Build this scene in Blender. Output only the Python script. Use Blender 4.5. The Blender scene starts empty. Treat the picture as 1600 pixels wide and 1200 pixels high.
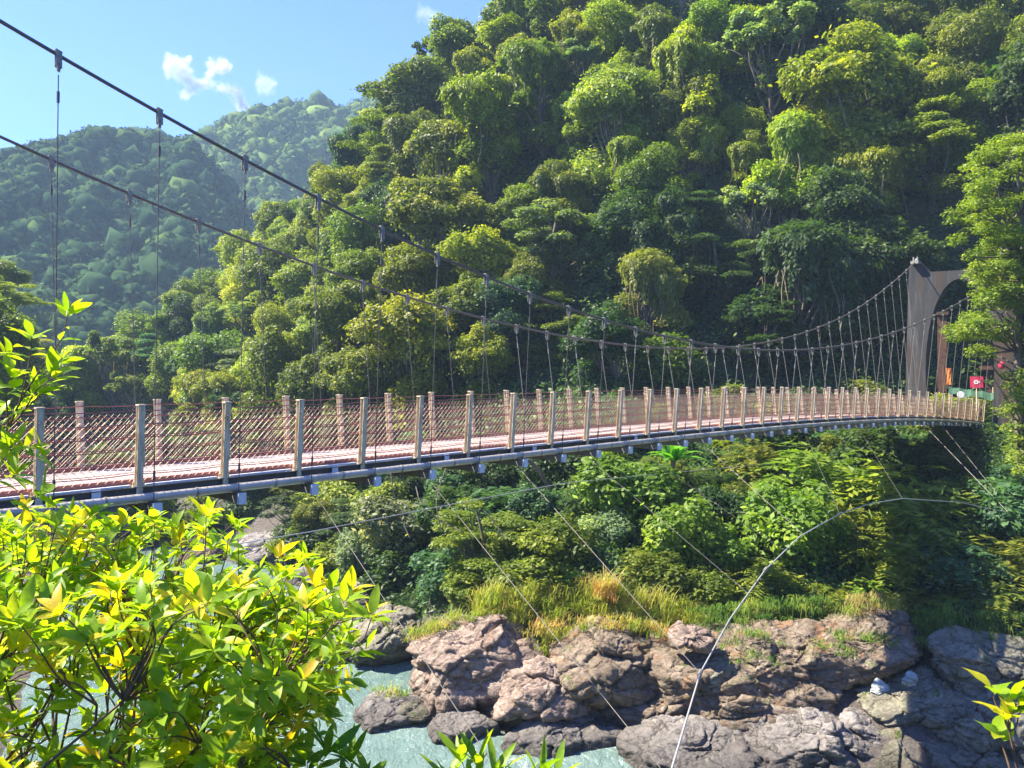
import bpy, bmesh, math, random
import numpy as np
from mathutils import Vector, Matrix
R = math.radians
scene = bpy.context.scene
COL = scene.collection

# ------------------------------------------------------------------ camera
# camera at the origin looking along +Y, level; F is the focal length in pixels of the 1600 px wide photo
F = 1200.0
cam_d = bpy.data.cameras.new("camera")
cam_d.sensor_width = 36.0
cam_d.lens = 36.0 * F / 1600.0
cam_d.clip_start = 0.05
cam_d.clip_end = 8000
cam = bpy.data.objects.new("camera", cam_d)
cam.rotation_euler = (R(90), 0, 0)
COL.objects.link(cam)
scene.camera = cam

# ------------------------------------------------------------------ sun, sky, exposure
SUN_AZ = R(-80)      # from +Y, negative = to the left
SUN_EL = R(51)
w = bpy.data.worlds.new("World"); scene.world = w; w.use_nodes = True
nt = w.node_tree; nt.nodes.clear()
sky = nt.nodes.new("ShaderNodeTexSky"); sky.sky_type = 'NISHITA'; sky.sun_disc = False
sky.sun_elevation = SUN_EL; sky.sun_rotation = SUN_AZ
sky.air_density = 1.0; sky.dust_density = 0.1; sky.ozone_density = 2.0
bg = nt.nodes.new("ShaderNodeBackground"); bg.inputs[1].default_value = 0.115
out = nt.nodes.new("ShaderNodeOutputWorld")
tn = nt.nodes.new('ShaderNodeMix'); tn.data_type = 'RGBA'; tn.blend_type = 'MULTIPLY'; tn.inputs[0].default_value = 1.0; tn.inputs[7].default_value = (0.35, 0.47, 0.93, 1)
nt.links.new(sky.outputs[0], tn.inputs[6]); nt.links.new(tn.outputs[2], bg.inputs[0]); nt.links.new(bg.outputs[0], out.inputs[0])
sd = bpy.data.lights.new("sun", 'SUN'); sd.energy = 5.0; sd.angle = R(0.55); sd.color = (1.0, 0.91, 0.74)
so = bpy.data.objects.new("sun", sd); COL.objects.link(so)
sdir = Vector((math.sin(SUN_AZ) * math.cos(SUN_EL), math.cos(SUN_AZ) * math.cos(SUN_EL), math.sin(SUN_EL)))
so.rotation_euler = sdir.to_track_quat('Z', 'Y').to_euler()
so.location = (-60, 60, 120)
scene.view_settings.view_transform = 'Standard'
scene.view_settings.look = 'None'
scene.view_settings.exposure = 1.9
scene.view_settings.gamma = 1.0
scene.render.engine = 'CYCLES'
scene.cycles.use_denoising = True
scene.cycles.max_bounces = 6
scene.cycles.diffuse_bounces = 3
scene.cycles.glossy_bounces = 2
scene.cycles.transmission_bounces = 4
scene.cycles.volume_bounces = 0
scene.cycles.caustics_reflective = False
scene.cycles.caustics_refractive = False

# ------------------------------------------------------------------ helpers
def W(px, py, d):
    return np.array([(px - 800.0) / F * d, d, (600.0 - py) / F * d])
def P2(p):
    return 800 + F * p[0] / p[1], 600 - F * p[2] / p[1]
def tag(o, label=None, cat=None, group=None, kind=None):
    if label: o['label'] = label
    if cat: o['category'] = cat
    if group: o['group'] = group
    if kind: o['kind'] = kind
    return o
def empty(name, loc=(0, 0, 0), rz=0.0, scale=1.0):
    o = bpy.data.objects.new(name, None); o.location = loc; o.rotation_euler = (0, 0, rz)
    o.scale = (scale,) * 3 if not hasattr(scale, '__len__') else scale
    o.empty_display_size = 0.3
    COL.objects.link(o); return o
def mesh_np(name, v, f, mat=None, smooth=False, tint=None):
    """v Nx3, f MxK (all faces K-gons)"""
    v = np.asarray(v, np.float32); f = np.asarray(f, np.int32)
    me = bpy.data.meshes.new(name)
    me.vertices.add(len(v)); me.vertices.foreach_set("co", v.ravel())
    k = f.shape[1]
    me.loops.add(f.size); me.loops.foreach_set("vertex_index", f.ravel())
    me.polygons.add(len(f)); me.polygons.foreach_set("loop_start", np.arange(0, f.size, k, dtype=np.int32))
    if smooth: me.polygons.foreach_set("use_smooth", np.ones(len(f), bool))
    me.update(calc_edges=True)
    if tint is not None:
        a = me.attributes.new("tint", 'FLOAT', 'FACE'); a.data.foreach_set("value", np.asarray(tint, np.float32))
    if mat: me.materials.append(mat)
    return me
def link(name, me, parent=None, loc=None):
    o = bpy.data.objects.new(name, me); COL.objects.link(o)
    if parent is not None: o.parent = parent
    if loc is not None: o.location = loc
    return o

class MB:
    """collects quads into one mesh"""
    def __init__(s): s.v = []; s.f = []; s.n = 0; s.mi = []
    def add(s, v, f):
        v = np.asarray(v, float); f = np.asarray(f, int)
        s.v.append(v); s.f.append(f + s.n); s.n += len(v)
    def box(s, c, ax, ay, az):
        """c centre, ax ay az half-extent vectors"""
        c, ax, ay, az = [np.asarray(q, float) for q in (c, ax, ay, az)]
        v = [c + i * ax + j * ay + k * az for i in (-1, 1) for j in (-1, 1) for k in (-1, 1)]
        s.add(v, [(0, 1, 3, 2), (4, 6, 7, 5), (0, 4, 5, 1), (2, 3, 7, 6), (0, 2, 6, 4), (1, 5, 7, 3)])
    def tube(s, pts, r, n=6, cap=True):
        pts = np.asarray(pts, float); m = len(pts)
        r = np.broadcast_to(np.asarray(r, float), (m,))
        t = np.gradient(pts, axis=0); t /= np.linalg.norm(t, axis=1)[:, None] + 1e-9
        up = np.tile([0, 0, 1.0], (m, 1)); up[np.abs(t[:, 2]) > 0.9] = [1, 0, 0]
        if m > 2: up[:] = up[0]
        a = np.cross(t, up); a /= np.linalg.norm(a, axis=1)[:, None] + 1e-9
        b = np.cross(a, t)
        th = np.arange(n) * 2 * np.pi / n
        v = pts[:, None] + r[:, None, None] * (np.cos(th)[None, :, None] * a[:, None] + np.sin(th)[None, :, None] * b[:, None])
        i = np.arange(m - 1)[:, None] * n; j = np.arange(n)[None]; j2 = (j + 1) % n
        f = np.stack([i + j, i + j2, i + n + j2, i + n + j], -1).reshape(-1, 4)
        v = v.reshape(-1, 3)
        if cap and n == 6:
            f = np.vstack([f, [(0, 1, 2, 3), (3, 4, 5, 0)], [(m * n - 6 + q for q in (3, 2, 1, 0))], [(m * n - 6 + q for q in (0, 5, 4, 3))]]) if False else f
        s.add(v, f)
        if cap:
            for base, p in ((0, pts[0]), ((m - 1) * n, pts[-1])):
                ring = v[base:base + n]
                vv = np.vstack([ring, p[None]])
                s.add(vv, [(q, (q + 1) % n, n, n) for q in range(n)])
    def mesh(s, name, mat=None, smooth=False):
        v = np.vstack(s.v); f = np.vstack(s.f)
        quad = f[:, 2] != f[:, 3]
        me = bpy.data.meshes.new(name)
        fl = [tuple(x) if q else tuple(x[:3]) for x, q in zip(f.tolist(), quad)]
        me.from_pydata(v.tolist(), [], fl)
        if smooth: me.polygons.foreach_set("use_smooth", np.ones(len(me.polygons), bool))
        me.update()
        if mat: me.materials.append(mat)
        return me
    def build(s, name, mat, parent=None, smooth=False):
        return link(name, s.mesh(name, mat, smooth), parent)

# value noise in numpy
def _h(ix, iy, iz, seed):
    n = (ix.astype(np.int64) * 374761393 + iy.astype(np.int64) * 668265263 + iz.astype(np.int64) * 2147483647 + seed * 974634777) & 0xffffffff
    n = ((n ^ (n >> 13)) * 1274126177) & 0xffffffff
    n = ((n ^ (n >> 16)) * 2246822519) & 0xffffffff
    return ((n ^ (n >> 15)) & 0xffff) / 32767.5 - 1.0
def vnoise(p, seed=0):
    p = np.asarray(p, float); i = np.floor(p); f = p - i; f = f * f * (3 - 2 * f); i = i.astype(np.int64)
    r = 0
    for dx in (0, 1):
        for dy in (0, 1):
            for dz in (0, 1):
                wt = (f[:, 0] if dx else 1 - f[:, 0]) * (f[:, 1] if dy else 1 - f[:, 1]) * (f[:, 2] if dz else 1 - f[:, 2])
                r = r + wt * _h(i[:, 0] + dx, i[:, 1] + dy, i[:, 2] + dz, seed)
    return r
def fbm(p, seed=0, oct=4, gain=0.5):
    a = 1.0; s = 0; p = np.asarray(p, float)
    for o in range(oct):
        s = s + a * vnoise(p * 2 ** o + 17.3 * o, seed + o); a *= gain
    return s

# ------------------------------------------------------------------ materials
def new_mat(name):
    m = bpy.data.materials.new(name); m.use_nodes = True
    n = m.node_tree; b = n.nodes["Principled BSDF"]; return m, n, b
def N(nt, t, **kw):
    x = nt.nodes.new(t)
    for k, v in kw.items(): setattr(x, k, v)
    return x
def noise(nt, scale, detail=5, rough=0.55, coord='Object', dist=0.0, vec_scale=None):
    tc = N(nt, "ShaderNodeTexCoord"); n = N(nt, "ShaderNodeTexNoise")
    n.inputs["Scale"].default_value = scale; n.inputs["Detail"].default_value = detail
    n.inputs["Roughness"].default_value = rough; n.inputs["Distortion"].default_value = dist
    src = tc.outputs[coord]
    if vec_scale:
        mp = N(nt, "ShaderNodeMapping"); mp.inputs["Scale"].default_value = vec_scale
        nt.links.new(src, mp.inputs[0]); src = mp.outputs[0]
    nt.links.new(src, n.inputs["Vector"]); return n
def ramp(nt, src, stops):
    r = N(nt, "ShaderNodeValToRGB"); e = r.color_ramp.elements
    while len(e) < len(stops): e.new(0.5)
    for q, (p, c) in zip(e, stops):
        q.position = p; q.color = (*c, 1) if len(c) == 3 else c
    nt.links.new(src, r.inputs[0]); return r
def mixc(nt, fac, a, b, mode='MIX'):
    m = N(nt, "ShaderNodeMix", data_type='RGBA', blend_type=mode)
    for s, i in ((fac, 0), (a, 6), (b, 7)):
        if hasattr(s, 'links'): nt.links.new(s, m.inputs[i])
        elif i == 0: m.inputs[0].default_value = s
        else: m.inputs[i].default_value = (*s, 1)
    return m.outputs[2]
def math_n(nt, op, a, b=None, c=None):
    m = N(nt, "ShaderNodeMath", operation=op)
    for i, s in enumerate((a, b, c)):
        if s is None: continue
        if hasattr(s, 'links'): nt.links.new(s, m.inputs[i])
        else: m.inputs[i].default_value = s
    return m.outputs[0]
def bump(nt, b, h, strength, dist):
    bn = N(nt, "ShaderNodeBump"); bn.inputs["Strength"].default_value = strength; bn.inputs["Distance"].default_value = dist
    nt.links.new(h, bn.inputs["Height"]); nt.links.new(bn.outputs[0], b.inputs["Normal"]); return bn

def leaf_mat(name, transl=0.4, rough=0.5, spec=0.3, use_obj=True, stops=None, sat_tr=1.0, boost=(1.25, 1.25, 0.55)):
    m, n, b = new_mat(name)
    at = N(n, "ShaderNodeAttribute", attribute_name="tint")
    if use_obj:
        oi = N(n, "ShaderNodeObjectInfo")
        r = ramp(n, at.outputs["Fac"], [(0.0, (0.45, 0.58, 0.62)), (0.45, (0.95, 0.98, 1)), (0.8, (1.55, 1.35, 0.9)), (1.0, (2.3, 2.0, 1.5))])
        col = mixc(n, 1.0, oi.outputs["Color"], r.outputs[0], 'MULTIPLY')
    else:
        col = ramp(n, at.outputs["Fac"], stops).outputs[0]
        bl = ramp(n, noise(n, 55, 5, .7).outputs[0], [(.3, (.62, .66, .6)), (.48, (1, 1, 1)), (.75, (1.15, 1.1, 1))]); col = mixc(n, 1.0, col, bl.outputs[0], 'MULTIPLY')
    n.links.new(col, b.inputs["Base Color"])
    b.inputs["Roughness"].default_value = rough; b.inputs["Specular IOR Level"].default_value = spec
    tr = N(n, "ShaderNodeBsdfTranslucent")
    tc = mixc(n, 1.0, col, boost, 'MULTIPLY'); n.links.new(tc, tr.inputs[0])
    ad = N(n, "ShaderNodeMixShader"); ad.inputs[0].default_value = transl
    n.links.new(b.outputs[0], ad.inputs[1]); n.links.new(tr.outputs[0], ad.inputs[2])
    n.links.new(ad.outputs[0], n.nodes["Material Output"].inputs[0])
    return m
M_leaf = leaf_mat("foliage", 0.42, boost=(1.55, 1.75, 0.5))
M_far = leaf_mat("far_foliage", 0.12, 0.9, 0.0)
M_bush = leaf_mat("glossy_leaf", 0.5, 0.42, 0.35, False,
    [(0.0, (0.07, 0.18, 0.02)), (0.35, (0.17, 0.30, 0.018)), (0.72, (0.32, 0.44, 0.02)), (0.84, (0.50, 0.46, 0.02)), (0.93, (0.50, 0.30, 0.02)), (1.0, (0.35, 0.16, 0.02))], boost=(1.9, 1.9, 0.6))
M_grass_y = leaf_mat("dry_grass", 0.4, 0.6, 0.2, False,
    [(0.0, (0.16, 0.28, 0.03)), (0.45, (0.38, 0.46, 0.06)), (0.75, (0.58, 0.52, 0.16)), (1.0, (0.50, 0.27, 0.10))])
M_grass_g = leaf_mat("green_grass", 0.4, 0.6, 0.2, False,
    [(0.0, (0.05, 0.12, 0.02)), (0.5, (0.14, 0.25, 0.035)), (0.85, (0.28, 0.36, 0.06)), (1.0, (0.36, 0.30, 0.12))])

def bark_mat():
    m, n, b = new_mat("bark")
    a = noise(n, 6, 6, 0.6, vec_scale=(1, 1, 0.25))
    r = ramp(n, a.outputs[0], [(0.3, (0.06, 0.045, 0.03)), (0.6, (0.17, 0.14, 0.10)), (0.8, (0.27, 0.25, 0.2))])
    n.links.new(r.outputs[0], b.inputs["Base Color"]); b.inputs["Roughness"].default_value = 0.9
    bump(n, b, a.outputs[0], 0.8, 0.05); return m
M_bark = bark_mat()
def plain(name, col, rough=0.6, metal=0.0, var=0.25, scale=8.0, bmp=0.2, spec=0.5):
    m, n, b = new_mat(name)
    a = noise(n, scale, 6, 0.65)
    lo = tuple(c * (1 - var) for c in col); hi = tuple(min(1, c * (1 + var)) for c in col)
    r = ramp(n, a.outputs[0], [(0.3, lo), (0.7, hi)])
    n.links.new(r.outputs[0], b.inputs["Base Color"])
    b.inputs["Roughness"].default_value = rough; b.inputs["Metallic"].default_value = metal
    b.inputs["Specular IOR Level"].default_value = spec
    if bmp: bump(n, b, a.outputs[0], bmp, 0.01)
    return m
M_cable = plain("weathered_steel_cable", (0.13, 0.115, 0.10), 0.55, 0.3, 0.3, 30)
M_cable_l = plain("galvanised_cable", (0.42, 0.42, 0.40), 0.5, 0.4, 0.2, 30)
M_rail = plain("red_brown_rail", (0.36, 0.13, 0.10), 0.5, 0.1, 0.3, 12)
M_net = plain("wire_netting", (0.55, 0.41, 0.29), 0.5, 0.3, 0.15, 10)
M_clamp = plain("dull_clamp_steel", (0.26, 0.25, 0.20), 0.6, 0.3, 0.4, 30)
M_pipe = plain("grey_water_pipe", (0.50, 0.46, 0.38), 0.38, 0.25, 0.2, 3)
M_dark = plain("dark_channel_steel", (0.11, 0.10, 0.09), 0.45, 0.4, 0.3, 5)
M_beam = plain("grey_beam_steel", (0.22, 0.21, 0.19), 0.6, 0.2, 0.3, 6)
M_white = plain("white_beam_cap", (0.72, 0.72, 0.70), 0.6, 0, 0.12, 8)
M_green = plain("green_canvas", (0.03, 0.09, 0.05), 0.7, 0, 0.25, 3)
M_orange = plain("orange_cloth", (0.75, 0.24, 0.06), 0.8, 0, 0.15, 4)
M_wood = plain("dark_timber", (0.13, 0.06, 0.035), 0.75, 0, 0.4, 4)
M_red = plain("crimson_sign_paint", (0.62, 0.03, 0.09), 0.5, 0, 0.1, 4)
M_signw = plain("white_sign_paint", (0.8, 0.78, 0.76), 0.6, 0, 0.05, 4)
M_vine = plain("dry_vine", (0.22, 0.17, 0.10), 0.9, 0, 0.4, 3)

def post_mat():
    m, n, b = new_mat("post_steel")
    a = noise(n, 5, 6, 0.65, vec_scale=(3, 3, 0.5)); a2 = noise(n, 1.2, 3)
    r = ramp(n, a.outputs[0], [(0.3, (0.38, 0.29, 0.15)), (0.52, (0.74, 0.62, 0.40)), (0.75, (0.86, 0.78, 0.58))])
    n.links.new(r.outputs[0], b.inputs["Base Color"]); b.inputs["Roughness"].default_value = 0.5; b.inputs["Metallic"].default_value = 0.1
    bump(n, b, a.outputs[0], 0.3, 0.01); return m
M_post = post_mat()
def deck_mat():
    m, n, b = new_mat("pink_grating")
    a = noise(n, 2.2, 8, 0.7)
    r = ramp(n, a.outputs[0], [(0.3, (0.27, 0.18, 0.155)), (0.55, (0.41, 0.325, 0.29)), (0.8, (0.53, 0.45, 0.40))])
    n.links.new(r.outputs[0], b.inputs["Base Color"]); b.inputs["Roughness"].default_value = 0.6
    bump(n, b, noise(n, 40, 3).outputs[0], 0.3, 0.01); return m
M_deck = deck_mat()
def tower_mat():
    m, n, b = new_mat("stained_concrete")
    a = noise(n, 1.3, 8, 0.7, vec_scale=(2.2, 2.2, 0.22), dist=0.4); c = noise(n, 0.7, 5, 0.6, vec_scale=(1.6, 1.6, 0.3))
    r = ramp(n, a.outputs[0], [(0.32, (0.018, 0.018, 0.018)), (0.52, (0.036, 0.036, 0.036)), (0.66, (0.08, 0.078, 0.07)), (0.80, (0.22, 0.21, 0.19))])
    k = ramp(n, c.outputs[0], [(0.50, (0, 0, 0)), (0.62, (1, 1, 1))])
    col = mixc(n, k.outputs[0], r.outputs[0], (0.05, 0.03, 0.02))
    n.links.new(col, b.inputs["Base Color"]); b.inputs["Roughness"].default_value = 0.85
    bump(n, b, a.outputs[0], 0.5, 0.05); return m
M_tower = tower_mat()

WATER = -14.0
def rock_mat(name, c1, c2, c3, stain=(0.30, 0.13, 0.04), stain_amt=0.3, moss=0.15, strata=(0.25, 0.1, 1.6)):
    m, n, b = new_mat(name)
    big = noise(n, 0.55, 7, 0.6, dist=0.6); fine = noise(n, 5.5, 9, 0.72); mid = noise(n, 1.7, 8, 0.68, dist=0.8, vec_scale=(0.7, 0.7, 1.5))
    r = ramp(n, mid.outputs[0], [(0.28, c1), (0.5, c2), (0.74, c3)])
    s = noise(n, 0.8, 5, 0.6, vec_scale=(1.4, 1.4, 0.5), dist=0.5)
    sk = ramp(n, s.outputs[0], [(0.56, (0, 0, 0)), (0.68, (stain_amt,) * 3)])
    col = mixc(n, sk.outputs[0], r.outputs[0], stain)
    f2 = ramp(n, fine.outputs[0], [(0.3, (0.45, 0.45, 0.47)), (0.55, (1, 1, 1)), (0.8, (1.45, 1.42, 1.36))])
    col = mixc(n, 1.0, col, f2.outputs[0], 'MULTIPLY')
    ms = noise(n, 1.5, 6, 0.7); mk = ramp(n, ms.outputs[0], [(0.58, (0, 0, 0)), (0.68, (1, 1, 1))])
    geo = N(n, "ShaderNodeNewGeometry"); sx = N(n, "ShaderNodeSeparateXYZ"); n.links.new(geo.outputs["Normal"], sx.inputs[0])
    up = math_n(n, 'MULTIPLY', mk.outputs[0], math_n(n, 'MAXIMUM', sx.outputs[2], 0.15))
    col = mixc(n, math_n(n, 'MULTIPLY', up, moss * 3), col, (0.07, 0.11, 0.02))
    lich = noise(n, 3.4, 7, 0.8); lk = ramp(n, lich.outputs[0], [(0.66, (0, 0, 0)), (0.72, (0.55,) * 3)])
    col = mixc(n, lk.outputs[0], col, (0.48, 0.49, 0.45))
    vor = N(n, "ShaderNodeTexVoronoi", feature='DISTANCE_TO_EDGE'); vor.inputs["Scale"].default_value = 0.75
    tc = N(n, "ShaderNodeTexCoord"); mp = N(n, "ShaderNodeMapping"); mp.inputs["Scale"].default_value = (0.7, 0.7, 1.9); mp.inputs["Rotation"].default_value = (0.3, 0.25, 0)
    nz = noise(n, 1.6, 4); vm = N(n, "ShaderNodeVectorMath", operation='MULTIPLY_ADD')
    n.links.new(tc.outputs["Object"], mp.inputs[0]); n.links.new(nz.outputs["Color"], vm.inputs[0]); vm.inputs[1].default_value = (0.9,) * 3; n.links.new(mp.outputs[0], vm.inputs[2])
    n.links.new(vm.outputs[0], vor.inputs["Vector"])
    ck = ramp(n, vor.outputs["Distance"], [(0.0, (0.3, 0.28, 0.26)), (0.03, (1, 1, 1))])
    col = mixc(n, 0.8, col, ck.outputs[0], 'MULTIPLY')
    gp = N(n, "ShaderNodeSeparateXYZ"); n.links.new(geo.outputs["Position"], gp.inputs[0]); wt = N(n, "ShaderNodeMapRange"); wt.inputs[1].default_value = WATER - .1; wt.inputs[2].default_value = WATER + .75; wt.inputs[3].default_value = .38; wt.inputs[4].default_value = 1.0
    n.links.new(math_n(n, 'SUBTRACT', gp.outputs[2], math_n(n, 'MULTIPLY', mid.outputs[0], .7)), wt.inputs[0])
    col = mixc(n, 1.0, col, wt.outputs[0], 'MULTIPLY')
    n.links.new(col, b.inputs["Base Color"]); b.inputs["Roughness"].default_value = 0.9; b.inputs["Specular IOR Level"].default_value = 0.25
    crk = ramp(n, vor.outputs["Distance"], [(0.0, (0, 0, 0)), (0.08, (1, 1, 1))])
    h = math_n(n, 'ADD', math_n(n, 'MULTIPLY', mid.outputs[0], 1.3), math_n(n, 'MULTIPLY', fine.outputs[0], 0.5))
    h = math_n(n, 'ADD', h, math_n(n, 'MULTIPLY', crk.outputs[0], 0.35))
    bump(n, b, h, 0.9, 0.17)
    return m
WATER = -14.0
M_rock = {
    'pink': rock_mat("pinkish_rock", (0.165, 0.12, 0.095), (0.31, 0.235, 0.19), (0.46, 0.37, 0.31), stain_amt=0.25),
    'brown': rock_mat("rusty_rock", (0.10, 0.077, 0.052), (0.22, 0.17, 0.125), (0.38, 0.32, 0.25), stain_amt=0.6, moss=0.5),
    'grey': rock_mat("grey_river_rock", (0.13, 0.12, 0.11), (0.27, 0.245, 0.225), (0.42, 0.385, 0.355), stain_amt=0.1, moss=0.05),
    'pale': rock_mat("pale_rock", (0.26, 0.29, 0.27), (0.42, 0.47, 0.44), (0.55, 0.60, 0.57), stain_amt=0.0, moss=0.0),
    'mossy': rock_mat("mossy_rock", (0.11, 0.10, 0.07), (0.23, 0.215, 0.16), (0.36, 0.34, 0.27), stain_amt=0.2, moss=0.7),
}
def ground_mat():
    m, n, b = new_mat("forest_floor")
    a = noise(n, 0.5, 8, 0.7); f = noise(n, 4, 8, 0.75)
    r = ramp(n, a.outputs[0], [(0.3, (0.018, 0.03, 0.010)), (0.55, (0.035, 0.06, 0.015)), (0.8, (0.07, 0.06, 0.035))])
    rk = ramp(n, f.outputs[0], [(0.3, (0.07, 0.06, 0.05)), (0.55, (0.17, 0.145, 0.125)), (0.8, (0.30, 0.27, 0.25))])
    geo = N(n, "ShaderNodeNewGeometry"); sp = N(n, "ShaderNodeSeparateXYZ"); n.links.new(geo.outputs["Position"], sp.inputs[0])
    mr = N(n, "ShaderNodeMapRange"); mr.inputs[1].default_value = -11.2; mr.inputs[2].default_value = -9.6
    n.links.new(math_n(n, 'ADD', sp.outputs[2], math_n(n, 'MULTIPLY', a.outputs[0], 1.5)), mr.inputs[0])
    col = mixc(n, mr.outputs[0], rk.outputs[0], r.outputs[0])
    n.links.new(col, b.inputs["Base Color"]); b.inputs["Roughness"].default_value = 0.9
    bump(n, b, f.outputs[0], 1.0, 0.4); return m
M_ground = ground_mat()
def water_mat():
    m, n, b = new_mat("turquoise_water")
    a = noise(n, 0.55, 4, 0.6, vec_scale=(1.0, 0.8, 1)); c = noise(n, 2.6, 6, 0.65, dist=1.0, vec_scale=(1, 0.7, 1))
    fo = noise(n, 0.75, 9, 0.78, dist=1.4, vec_scale=(1.6, .7, 1))
    r = ramp(n, a.outputs[0], [(0.3, (0.10, 0.165, 0.15)), (0.7, (0.155, 0.225, 0.205))])
    fk = ramp(n, fo.outputs[0], [(0.57, (0, 0, 0)), (0.66, (0.5,) * 3), (0.74, (1, 1, 1))])
    col = mixc(n, fk.outputs[0], r.outputs[0], (0.62, 0.72, 0.72))
    n.links.new(col, b.inputs["Base Color"])
    rr = math_n(n, 'MULTIPLY_ADD', fk.outputs[0], 0.5, 0.14); n.links.new(rr, b.inputs["Roughness"])
    b.inputs["IOR"].default_value = 1.33
    h = math_n(n, 'ADD', a.outputs[0], math_n(n, 'MULTIPLY', c.outputs[0], 0.45))
    bump(n, b, h, 0.9, 0.35); return m
M_water = water_mat()

# ------------------------------------------------------------------ terrain
WATER = -14.0
ctrl = []
def cp(px, py, d): ctrl.append(W(px, py, d))
def wp(x, y, z): ctrl.append(np.array([x, y, z], float))
def sh(px, d, z=-14.6): ctrl.append(np.array([(px - 800) / F * d, d, z]))   # shoreline-ish points
for px, d in ((1600, 25), (1300, 25.5), (1000, 28.3), (900, 29), (800, 30), (700, 31), (640, 32), (605, 33.5), (622, 37.5), (622, 41), (590, 46), (520, 52), (480, 58), (330, 66), (200, 108), (60, 150), (0, 172), (-40, 230)): sh(px, d)
for px, d, z in ((1500, 27.8, -13.3), (1300, 29, -13.2), (1100, 30.5, -13.0), (900, 32, -13.2), (750, 33, -13.2)): sh(px, d, z)
for a in ((1000, 985, 34.6), (900, 950, 35.5), (800, 960, 36.0), (1200, 965, 34.3), (1400, 955, 34), (1600, 1000, 31.5),
          (700, 905, 42), (1000, 870, 38.5), (1300, 855, 38), (1600, 900, 35),
          (600, 800, 50), (800, 770, 47), (1000, 745, 46), (1400, 705, 48), (1560, 668, 54), (1750, 668, 56), (1900, 690, 52),
          (1600, 635, 62), (1400, 625, 62), (1200, 625, 62), (900, 630, 64), (600, 650, 72), (400, 680, 86),
          (1200, 400, 72), (1500, 300, 70), (1800, 200, 68), (900, 400, 78), (600, 420, 98), (1200, 200, 80), (1500, 100, 80), (1900, 0, 80), (900, 210, 88), (720, 260, 100), (480, 500, 106), (360, 565, 118),
          (870, 50, 104), (740, 160, 110), (640, 235, 114), (550, 330, 120), (430, 430, 126), (310, 520, 136), (215, 600, 146),
          (1200, -200, 104), (1600, -220, 100), (1000, -80, 104), (2200, -300, 100)): cp(*a)
for a in ((5, 150, 44), (-20, 160, 32), (-45, 168, 18), (-75, 185, 0), (60, 170, 70), (120, 150, 80), (60, 220, 60), (-20, 230, 20), (-90, 240, -5),
          (0, 0, -1.9), (2, 3, -3.2), (-3, 2.5, -2.6), (-6, 5, -3.6), (-14, 4, -2.2), (-20, 8, -1), (-9, 9, -8), (0, 8, -8.5), (8, 8, -10), (0, 17, -15.5), (-12, 18, -13), (12, 16, -15.5), (-14, 26, -15.5), (0, 24, -15.7), (8, 22, -15.5),
          (-26, 30, -11), (-34, 24, -4), (-40, 44, -8), (-50, 40, 4), (-62, 70, -6), (-75, 60, 14), (-85, 100, -5), (-100, 100, 12), (-120, 140, 0), (-140, 140, 22), (-150, 190, 5),
          (-30, 60, -15.5), (-20, 45, -15.7), (-50, 95, -15.3), (-85, 140, -15.2), (-115, 190, -14.6), (-150, 260, -13),
          (30, 18, -14), (45, 30, -6), (60, 45, 0), (20, 0, -6), (0, -20, 2), (-30, -10, 4), (40, -10, 2)): wp(*a)
C = np.array(ctrl)
def _rbf(C):
    n = len(C); d = np.linalg.norm(C[:, None, :2] - C[None, :, :2], axis=2)
    A = np.zeros((n + 3, n + 3)); A[:n, :n] = d - 0.3 * np.eye(n) ; A[:n, n] = 1; A[:n, n + 1:] = C[:, :2]; A[n, :n] = 1; A[n + 1:, :n] = C[:, :2].T
    s = np.linalg.solve(A, np.r_[C[:, 2], 0, 0, 0]); return s
S_ = _rbf(C)
def H(x, y):
    x = np.atleast_1d(np.asarray(x, float)); y = np.atleast_1d(np.asarray(y, float))
    sh_ = x.shape; x = x.ravel(); y = y.ravel(); o = np.empty(len(x))
    for k in range(0, len(x), 20000):
        q = np.c_[x[k:k + 20000], y[k:k + 20000]]
        d = np.linalg.norm(q[:, None] - C[None, :, :2], axis=2)
        o[k:k + 20000] = d @ S_[:-3] + S_[-3] + q @ S_[-2:]
    nz = fbm(np.c_[x * 0.09, y * 0.09, x * 0], 5, 4)
    amp = np.clip((o + 15) / 8, 0.15, 1) * np.clip((np.hypot(x, y) - 6) / 20, 0.05, 1)
    return (o + nz * 1.3 * amp).reshape(sh_)
def ray_ground(px, py, lift=0.0, d0=24.0, d1=220.0, best=False):
    ds = np.arange(d0, d1, 0.5)
    x = (px - 800) / F * ds; z = (600 - py) / F * ds
    g = H(x, ds) + lift
    k = np.where(z <= g)[0]
    if best and len(k) == 0: return ds[(z - g)[:200].argmin()]
    return None if len(k) == 0 else ds[k[0]]

xs = np.concatenate([np.arange(-170, -40, 3.0), np.arange(-40, 50, 0.8), np.arange(50, 151, 3.0)])
ys = np.concatenate([np.arange(-30, 2, 2.0), np.arange(2, 60, 0.8), np.arange(60, 265, 2.5)])
XX, YY = np.meshgrid(xs, ys)
ZZ = H(XX, YY)
v = np.stack([XX, YY, ZZ], -1).reshape(-1, 3)
nx, ny = len(xs), len(ys)
ii = (np.arange(ny - 1)[:, None] * nx + np.arange(nx - 1)[None]).ravel()
tag(link("ground", mesh_np("ground", v, np.stack([ii, ii + 1, ii + nx + 1, ii + nx], 1), M_ground, True)), kind='structure')

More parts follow.
